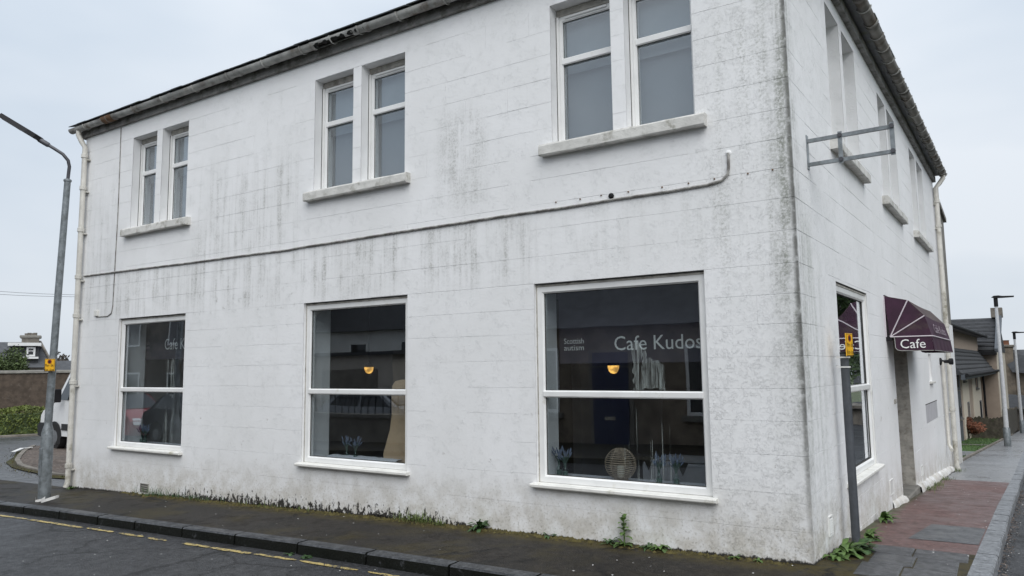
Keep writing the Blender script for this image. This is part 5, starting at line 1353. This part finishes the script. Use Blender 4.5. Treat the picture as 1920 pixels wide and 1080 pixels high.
# plank fence
fa, fb = ground_at(1796, 818), ground_at(1884, 822); fc = ground_at(1914, 811)
fn = thing('plank_fence', fa, 'weathered upright plank fence beyond the lawns', 'fence')
def planks(a, b, h):
    d = (b-a); n = max(3, int(Vector((d.x, d.y, 0)).length/.125)); dd = Vector((d.x, d.y, 0)).normalized(); s_ = Vector((-dd.y, dd.x, 0))
    for i in range(n):
        p = a.lerp(b, (i+.5)/n); z = gz(p.x, p.y); hh = h*random.uniform(.95, 1.05); w = .065
        ff = lambda v: Vector((p.x, p.y, z))+dd*v[0]+s_*v[1]+Vector((0, 0, v[2]))
        MB(ff).prism([(-w, 0), (w, 0), (w, hh-.05), (.0, hh), (-w, hh-.05)], lambda q, t: (q[0], t, q[1]), -.012, .012).build('plank', 'fence_wood', fn)
    for zz in (.25, h*.75):
        MB().tube([Vector((a.x, a.y, gz(a.x, a.y)+zz))+s_*.04, Vector((b.x, b.y, gz(b.x, b.y)+zz))+s_*.04], .035, 4).build('rail', 'fence_wood', fn)
a_ = at_dist(1770, 818, 36); b_ = at_dist(1884, 822, 35.5); planks(a_, b_, .88); planks(b_, Vector((2.55, 44, 0)), 1.15)
cs = at_dist(1815, 815, 34.5); cz_ = gz(cs.x, cs.y)
shb = thing('copper_shrub', (cs.x, cs.y, cz_), 'small copper-leaved shrub in front of the plank fence', 'shrub')
m = MB(); crown(m, (cs.x, cs.y, cz_+.52), (.62, .5, .36), 2200, .05, random.Random(15), clumps=22); m.build('foliage', 'copper_leaf', shb, recalc=False)
for k in range(5): MB().tube([(cs.x, cs.y, cz_-.02), (cs.x+.25*math.cos(k*1.3), cs.y+.25*math.sin(k*1.3), cz_+.55)], [.015, .006], 5).build('stem', 'bark', shb)
# cream terrace
TA = at_dist(1781, 700, 30); TB = at_dist(1864, 700, 52); TA.z = TB.z = 0
tu = (TB-TA).normalized(); tn = Vector((tu.y, -tu.x, 0)); tf = lambda v: TA+tu*v[0]-tn*v[1]+Vector((0, 0, v[2]))
def tpx(px, py):
    r = ray(px, py); t = ((TA-CAM).dot(tn))/r.dot(tn); q = CAM+r*t; return (q-TA).dot(tu), q.z
tr = thing('terraced_houses', tf((8, 2, -2.6)), 'cream and beige rendered terrace with dark tiled roofs down the side street', 'houses')
ZB = -3.2; zev = tpx(1850, 693)[1]; zup = tpx(1800, 622)[1]
UE = tpx(1840, 700)[0]
cols = [1772, 1786, 1802, 1806, 1818, 1825, 1841]; mats = ['render_beige', 'panel_grey', 'render_beige', 'render_cream', 'render_beige', 'render_cream']
us = [tpx(c, 745)[0] for c in cols]
MB(tf).box((-2, .06, ZB), (UE, 6, zup)).build('wall', 'render_beige', tr)
for i in range(6): MB(tf).box((us[i], 0.0 if mats[i] != 'render_beige' else .03, ZB), (us[i+1]-.01, .06, zev)).build('wall_panel', mats[i], tr)
def twin(px0, px1, py0, py1):
    u0, u1 = tpx(px0, 745)[0], tpx(px1, 745)[0]; pm_ = (px0+px1)/2; z1, z0 = tpx(pm_, py0)[1], tpx(pm_, py1)[1]
    m = MB(tf); rect_frame(m, u0, u1, z0, z1, .06, -.02, .05); w = m.build('window', 'panel_grey', tr)
    MB(tf).box((u0+.05, .0-.008, z0+.05), (u1-.05, -.004, z1-.05)).build('pane', 'dark_glass', w)
    MB(tf).box((u0-.08, -.07, z0-.06), (u1+.08, 0, z0-.003)).build('sill', 'stone_cope', w)
for q in ((1791, 1799, 676, 730), (1797, 1801, 760, 786), (1808, 1812, 682, 714), (1813, 1816, 754, 785), (1831, 1835, 684, 728), (1836, 1839, 751, 788)): twin(*q)
# lower tiled roof over the fronts, and its gutter
lo_u1 = UE+.6; zt_ = zev+.95
MB(tf).add([(-2, -.55, zev), (lo_u1, -.55, zev), (lo_u1, .06, zt_), (-2, .06, zt_), (-2, .06, zev-.02), (lo_u1, .06, zev-.02)], [(0, 1, 2, 3), (0, 4, 5, 1), (1, 5, 2), (0, 3, 4)]).build('porch_roof', 'tile_dark', tr)
for k in range(6):
    t_ = k/6; MB(tf).box((-2, -.56+.6*t_, zev+.95*t_+.01), (lo_u1, -.50+.6*t_, zev+.95*t_+.05)).build('tile_course', 'tile_dark', tr)
MB(tf).box((-2, -.62, zev-.16), (lo_u1, -.50, zev)).build('fascia', 'panel_grey', tr)
MB(tf).tube([(-2, -.68, zev-.02), (lo_u1+.1, -.68, zev-.02)], .06, 8).build('gutter', 'black_plastic', tr)
MB(tf).tube([(-2, -.30, zup+.02), (UE+.3, -.30, zup+.02)], .07, 8).build('gutter', 'black_plastic', tr)
MB(tf).box((-2, -.28, zup-.02), (UE+.2, .06, zup+.12)).build('fascia', 'panel_grey', tr)
for px in (1842, 1849): u = tpx(px, 745)[0]; MB(tf).tube([(u, -.1, ZB), (u, -.1, zev+.5)], .05, 6).build('downpipe', 'black_plastic', tr)
# taller end wing projecting to the street
WU = UE+.05; wq = lambda px, py: at_dist(px, py, (tf((WU, 0, 0))-CAM).xy.length)
w1x = (wq(1874, 740)-tf((WU, 0, 0))).dot(tn); ev_z = wq(1862, 657).z; rd_z = wq(1862, 599).z+.25
MB(tf).box((WU, -w1x, ZB), (WU+7, 5, ev_z)).build('end_wing', 'render_beige', tr)
MB(tf).box((WU+.0, -w1x-.02, ZB), (WU+7, -w1x, ev_z)).build('end_wing_front', 'render_cream', tr)
MB(tf).add([(WU-.35, -w1x-.05, ev_z-.05), (WU-.35, 9, ev_z-.05), (WU+3.4, 9, rd_z), (WU+3.4, -w1x-.05, rd_z), (WU+7.2, 9, ev_z-.05), (WU+7.2, -w1x-.05, ev_z-.05)], [(0, 1, 2, 3), (3, 2, 4, 5), (0, 3, 5), (1, 4, 2), (0, 5, 4, 1)]).build('wing_roof', 'tile_dark', tr)
for k in range(9):
    t_ = (k+.2)/9; MB(tf).box((WU-.38+3.75*t_, -w1x-.02, ev_z-.02+(rd_z-ev_z)*t_), (WU-.22+3.75*t_, 9, ev_z+.07+(rd_z-ev_z)*t_)).build('tile_course', 'tile_grey', tr)
MB(tf).add([(WU-.45, -w1x-.22, ev_z-.1), (WU-.45, -w1x+.02, ev_z-.1), (WU+3.4, -w1x+.02, rd_z+.15), (WU+3.4, -w1x-.22, rd_z+.15), (WU-.45, -w1x-.22, ev_z+.08), (WU-.45, -w1x+.02, ev_z+.08), (WU+3.4, -w1x+.02, rd_z+.35), (WU+3.4, -w1x-.22, rd_z+.35)], [(0, 1, 2, 3), (4, 7, 6, 5), (0, 4, 5, 1), (1, 5, 6, 2), (2, 6, 7, 3), (3, 7, 4, 0)]).build('skew', 'panel_grey', tr)
MB(tf).box((WU-.45, -w1x-.05, ev_z-.22), (WU-.2, 1, ev_z-.03)).build('fascia', 'black_plastic', tr)
MB(tf).box((WU+2.9, -w1x-.25, rd_z), (WU+3.6, -w1x+.25, rd_z+.5)).build('chimney', 'stone_grey', tr)
# stone house further on
so_ = at_dist(1878, 720, 60); sg = Vector((.8, -.6, 0)); sux = Vector((math.cos(math.radians(-4)), math.sin(math.radians(-4)), 0)); suy = Vector((-sux.y, sux.x, 0)); so_.z = 0
sf = lambda v: so_+sux*v[0]+suy*v[1]+Vector((0, 0, v[2]))
sp_ = lambda px, py: ((at_dist(px, py, 60)-so_).dot(sux), at_dist(px, py, 60).z)
sh = thing('stone_house', (so_.x+2, so_.y+2, -2.8), 'old stone house with chimneyed gable at the end of the side street', 'house')
gz_ = sp_(1900, 660)[1]
MB(sf).box((-4, 0, -4), (9, 7, .9)).build('wall', 'stone_tan', sh)
u0 = sp_(1876, 700)[0]; u1 = sp_(1903, 700)[0]; cz1 = sp_(1890, 651)[1]
chm = MB(sf).box((u0, -.15, -4), (u1, 1.2, cz1)).build('chimney_gable', 'stone_tan', sh)
MB(sf).cbox((u0-.08, -.25, cz1), (u1+.08, 1.3, cz1+.16), .03).build('cope', 'stone_grey', chm)
MB(sf).lathe(((u0+u1)/2, .4, cz1+.16), [(.22, 0), (.2, .25), (.24, .32)], 10).build('chimney_pot', 'terracotta', chm)
rz_ = sp_(1908, 656)[1]; ez_ = sp_(1920, 700)[1]
MB(sf).add([(u1-.9, .3, rz_), (9.2, .3, rz_+.1), (9.2, -2.4, .1), (u1-.1, -.4, .9), (u1-.9, 6, .6), (9.2, 6, .6)], [(0, 1, 2, 3), (0, 4, 5, 1), (0, 3, 4)]).build('roof', 'tile_grey', sh)
MB(sf).prism([(u1-.7, rz_+.02), (u1-.5, rz_+.1), (9, .15), (8.8, .0)], lambda q, t: (q[0], t, q[1]), -.6, -.2).build('skew', 'stone_grey', sh) if False else None
lo2 = at_dist(1884, 760, 50); lo2.z = 0
lf = lambda v: lo2+sux*v[0]+suy*v[1]+Vector((0, 0, v[2]))
lz1 = at_dist(1884, 741, 50).z; lz0 = at_dist(1884, 765, 50).z
lh = thing('low_outbuilding', (lo2.x, lo2.y, -2.6), 'low dark-roofed stone outbuilding below the stone house gable', 'building')
MB(lf).box((-1.5, 0, -3.5), (8, 4, lz0)).build('wall', 'stone_grey', lh)
MB(lf).add([(-1.8, -.3, lz0), (8.2, -.3, lz0-.2), (8.2, 2, lz0-.1), (-.1, 2, lz1), (-1.8, 4.3, lz0), (8.2, 4.3, lz0)], [(0, 1, 2, 3), (3, 2, 5, 4), (0, 3, 4), (0, 4, 5, 1), (1, 5, 2)]).build('roof', 'tile_dark', lh)
MB(lf).box((1.0, -.03, -2.4), (1.7, .0, -1.5)).build('door', 'fence_wood', lh)

# ------------------------------------------------------------------ across the streets (seen in the glass)
op = thing('opposite_house', (-3.5, -9.5, -.3), 'stone house with a navy door facing the white building across the street', 'house')
OY = -8.6
MB().box((-9.0, -15, -1), (3.2, OY, 2.55)).build('wall', 'stone_tan', op)
rf_ = MB().add([(-9.2, OY+.25, 2.5), (3.4, OY+.25, 2.5), (3.4, -11.8, 5.3), (-9.2, -11.8, 5.3), (3.4, -15.2, 2.5), (-9.2, -15.2, 2.5)], [(0, 1, 2, 3), (3, 2, 4, 5), (0, 3, 5), (1, 4, 2), (0, 5, 4, 1)]).build('roof', 'tile_grey', op)
MB().box((-9.0, -12.4, 4.6), (-8.2, -11.2, 6.2)).build('chimney', 'stone_grey', rf_)
MB().cbox((-6.38, OY, -.45), (-5.32, OY+.05, 1.98), .02).build('door_frame', 'stone_grey', op)
odr = MB().cbox((-6.28, OY+.02, -.42), (-5.42, OY+.08, 1.56), .01).build('door', 'navy_paint', op)
MB().cbox((-6.28, OY+.03, 1.60), (-5.42, OY+.075, 1.92), .01).build('fanlight', 'navy_paint', op)
MB().cbox((-5.98, OY+.08, .43), (-5.72, OY+.095, .50), .003).build('letter_plate', 'brass', odr)
for z in (.6, 1.1): MB().cbox((-6.18, OY+.078, z), (-5.9, OY+.09, z+.38), .004).build('door_panel', 'navy_paint', odr)
MB().box((-6.5, OY, -.62), (-5.2, OY+.4, -.43)).build('step', 'stone_cope', op)
for x, z in ((-3.6, .55), (-.6, .55), (-7.7, .55)):
    m = MB(lambda v: Vector((v[0], OY-v[1]+.0, v[2]))); rect_frame(m, x-.5, x+.5, z, z+1.5, .07, -.03, .05); w = m.build('window', 'white_trim', op)
    MB().box((x-.45, OY+.004, z+.05), (x+.45, OY+.012, z+1.45)).build('pane', 'dark_glass', w)
    MB().box((x-.6, OY, z-.12), (x+.6, OY+.1, z-.004)).build('sill', 'stone_cope', w)
ow2 = thing('white_cottage', (-19, -17, -.6), 'white harled cottage with slate roof and flat dormer set back across the street', 'house')
MB().box((-27, -22, -1), (-12.5, -14.5, 3.2)).build('wall', 'render_white', ow2)
MB().add([(-27.3, -14.2, 3.1), (-12.2, -14.2, 3.1), (-12.2, -18.2, 6.6), (-27.3, -18.2, 6.6), (-12.2, -22.3, 3.1), (-27.3, -22.3, 3.1)], [(0, 1, 2, 3), (3, 2, 4, 5), (0, 3, 5), (1, 4, 2), (0, 5, 4, 1)]).build('roof', 'tile_dark', ow2)
for x in (-19.5, -16.8, -14.2):
    m = MB(lambda v: Vector((v[0], -14.5-v[1], v[2]))); rect_frame(m, x-.55, x+.55, 1.3, 2.7, .1, -.03, .05); w = m.build('window', 'white_trim', ow2); MB().box((x-.48, -14.494, 1.38), (x+.48, -14.486, 2.62)).build('pane', 'dark_glass', w)
MB().tube([(-15.5, -14.4, -.6), (-15.5, -14.4, 3.1)], .05, 8).build('downpipe', 'black_plastic', ow2)
ga = thing('flat_roofed_garage', (-15.5, -11.5, -.5), 'grey rendered flat-roofed garage across the street', 'garage')
MB().box((-17.6, -13.2, -.9), (-14.0, -10.4, 2.05)).build('wall', 'render_pale', ga)
MB().box((-17.8, -13.4, 2.05), (-13.8, -10.2, 2.16)).build('roof', 'tile_dark', ga)
MB().cbox((-17.0, -10.41, -.5), (-14.6, -10.36, 1.6), .01).build('door', 'stone_grey', ga)
gw = thing('opposite_wall', (-18, -7.6, -.4), 'low stone garden wall with iron railings across the street', 'wall')
MB().box((-34, -8.0, -.9), (-9.01, -7.7, .35)).build('wall', 'stone_grey', gw)
MB().cbox((-34, -8.05, .35), (-9.01, -7.65, .44), .02).build('cope', 'stone_cope', gw)
for k in range(48): MB().tube([(-9.3-k*.25, -7.85, .43), (-9.3-k*.25, -7.85, 1.05)], .012, 5).build('railing', 'black_plastic', gw)
MB().tube([(-9.2, -7.85, 1.02), (-21.3, -7.85, 1.02)], .016, 5).build('rail', 'black_plastic', gw)
strip('opposite_pavement', lin(-9.0, -5.9, 10), lambda y: -40, lambda y: 3.5, 170, .0, 'asphalt_pavement', thick=.12)
cp = [(-2.0, .28), (-2.08, .6), (-2.0, .92), (-1.85, 1.0), (-1.2, 1.42), (.25, 1.46), (.95, 1.02), (1.8, .86), (2.02, .7), (2.06, .4), (1.98, .25)]
cg = [[(-1.5, 1.02), (-.35, 1.0), (-.35, 1.38), (-1.12, 1.36)], [(-.27, 1.0), (.78, .98), (.22, 1.38), (-.27, 1.38)]]
for (x, y, mt, lab) in ((-22.6, -6.9, 'car_red', 'small red hatchback parked across the street'), (-18.0, -6.9, 'car_black', 'dark hatchback parked behind a red one across the street'), (-13.2, -9.3, 'car_silver', 'silver hatchback parked behind the low garden wall across the street')):
    c, cf = vehicle('parked_car', (x, y, gz(x, y)+RD), (1, 0), lab, 'car', None, 4, 1.72, 1.46, cp, cg, (-1.25, 1.28), mt, .30, grp='cars parked across the street')
    m = MB(cf); m.add([(.98, -.70, 1.03), (.98, .70, 1.03), (.28, .60, 1.455), (.28, -.60, 1.455)], [(0, 1, 2, 3)]); m.v = [v+Vector((.015, 0, .012)) for v in m.v]; m.build('windscreen', 'dark_glass', c, recalc=False)
    for sg in (-1, 1): MB(cf).prism([(1.72, .62), (2.06, .58), (2.0, .74), (1.74, .84)], lambda q, t: (q[0], t, q[1]), sg*.5, sg*.78).build('headlight', 'lens', c)
    MB(cf).box((2.05, -.26, .36), (2.075, .26, .46)).build('number_plate', 'white_trim', c)
rh = thing('side_street_house', (12, 16, -.8), 'plain grey stone house across the side street', 'house')
MB().box((9.8, 9, -2), (17, 26, 4.4)).build('wall', 'stone_grey', rh)
MB().add([(9.5, 8.7, 4.3), (9.5, 26.3, 4.3), (13.4, 26.3, 7.2), (13.4, 8.7, 7.2), (17.3, 26.3, 4.3), (17.3, 8.7, 4.3)], [(0, 1, 2, 3), (3, 2, 4, 5), (0, 3, 5), (1, 4, 2), (0, 5, 4, 1)]).build('roof', 'tile_grey', rh)
for y in (11, 15, 19, 23):
    for z in (-.1, 2.4):
        m = MB(lambda v: Vector((9.8+v[1], v[0], v[2]))); rect_frame(m, y-.5, y+.5, z, z+1.3, .08, -.03, .05); w = m.build('window', 'white_trim', rh); MB().box((9.782, y-.44, z+.06), (9.792, y+.44, z+1.24)).build('pane', 'dark_glass', w)
tree('street_tree', (10.5, 30.5, gz(10, 30)), 8.5, 3.2, 5000, .16, 'tree_leaf', 'leafy tree across the side street beyond the plain house', 9)
tree('street_tree', (8.2, 9.5, gz(9, 5)), 6.5, 2.2, 4000, .14, 'tree_leaf', 'leafy tree growing before the plain grey house across the side street', 10)

dh = thing('dark_tenement', (-29, -14, -.8), 'dark stone two-storey house far along the opposite side of the street', 'house')
MB().box((-38, -18, -1.5), (-22.5, -11.5, 4.6)).build('wall', 'stone_grey', dh)
MB().add([(-38.3, -11.2, 4.5), (-22.2, -11.2, 4.5), (-22.2, -14.8, 7.4), (-38.3, -14.8, 7.4), (-22.2, -18.3, 4.5), (-38.3, -18.3, 4.5)], [(0, 1, 2, 3), (3, 2, 4, 5), (0, 3, 5), (1, 4, 2), (0, 5, 4, 1)]).build('roof', 'tile_dark', dh)
for x in (-36, -33, -30, -27, -24):
    for z in (.2, 2.7):
        m = MB(lambda v: Vector((v[0], -11.5-v[1], v[2]))); rect_frame(m, x-.5, x+.5, z, z+1.4, .08, -.03, .05); w = m.build('window', 'white_trim', dh); MB().box((x-.44, -11.494, z+.06), (x+.44, -11.486, z+1.34)).build('pane', 'dark_glass', w)

for i, (x, y, h, r) in enumerate(((8.6, 33, 9.5, 3.4), (8.2, 41, 10.5, 3.6), (8.8, 49, 11, 4.0), (11.5, 57, 11, 4.0))):
    tree('street_tree', (x, y, gz(x, y)), h, r, 4200, .2, 'tree_leaf', ('leafy tree first in the row across the side street', 'leafy tree second in the row across the side street', 'leafy tree third in the row across the side street', 'leafy tree last in the row across the side street')[i], 20+i)
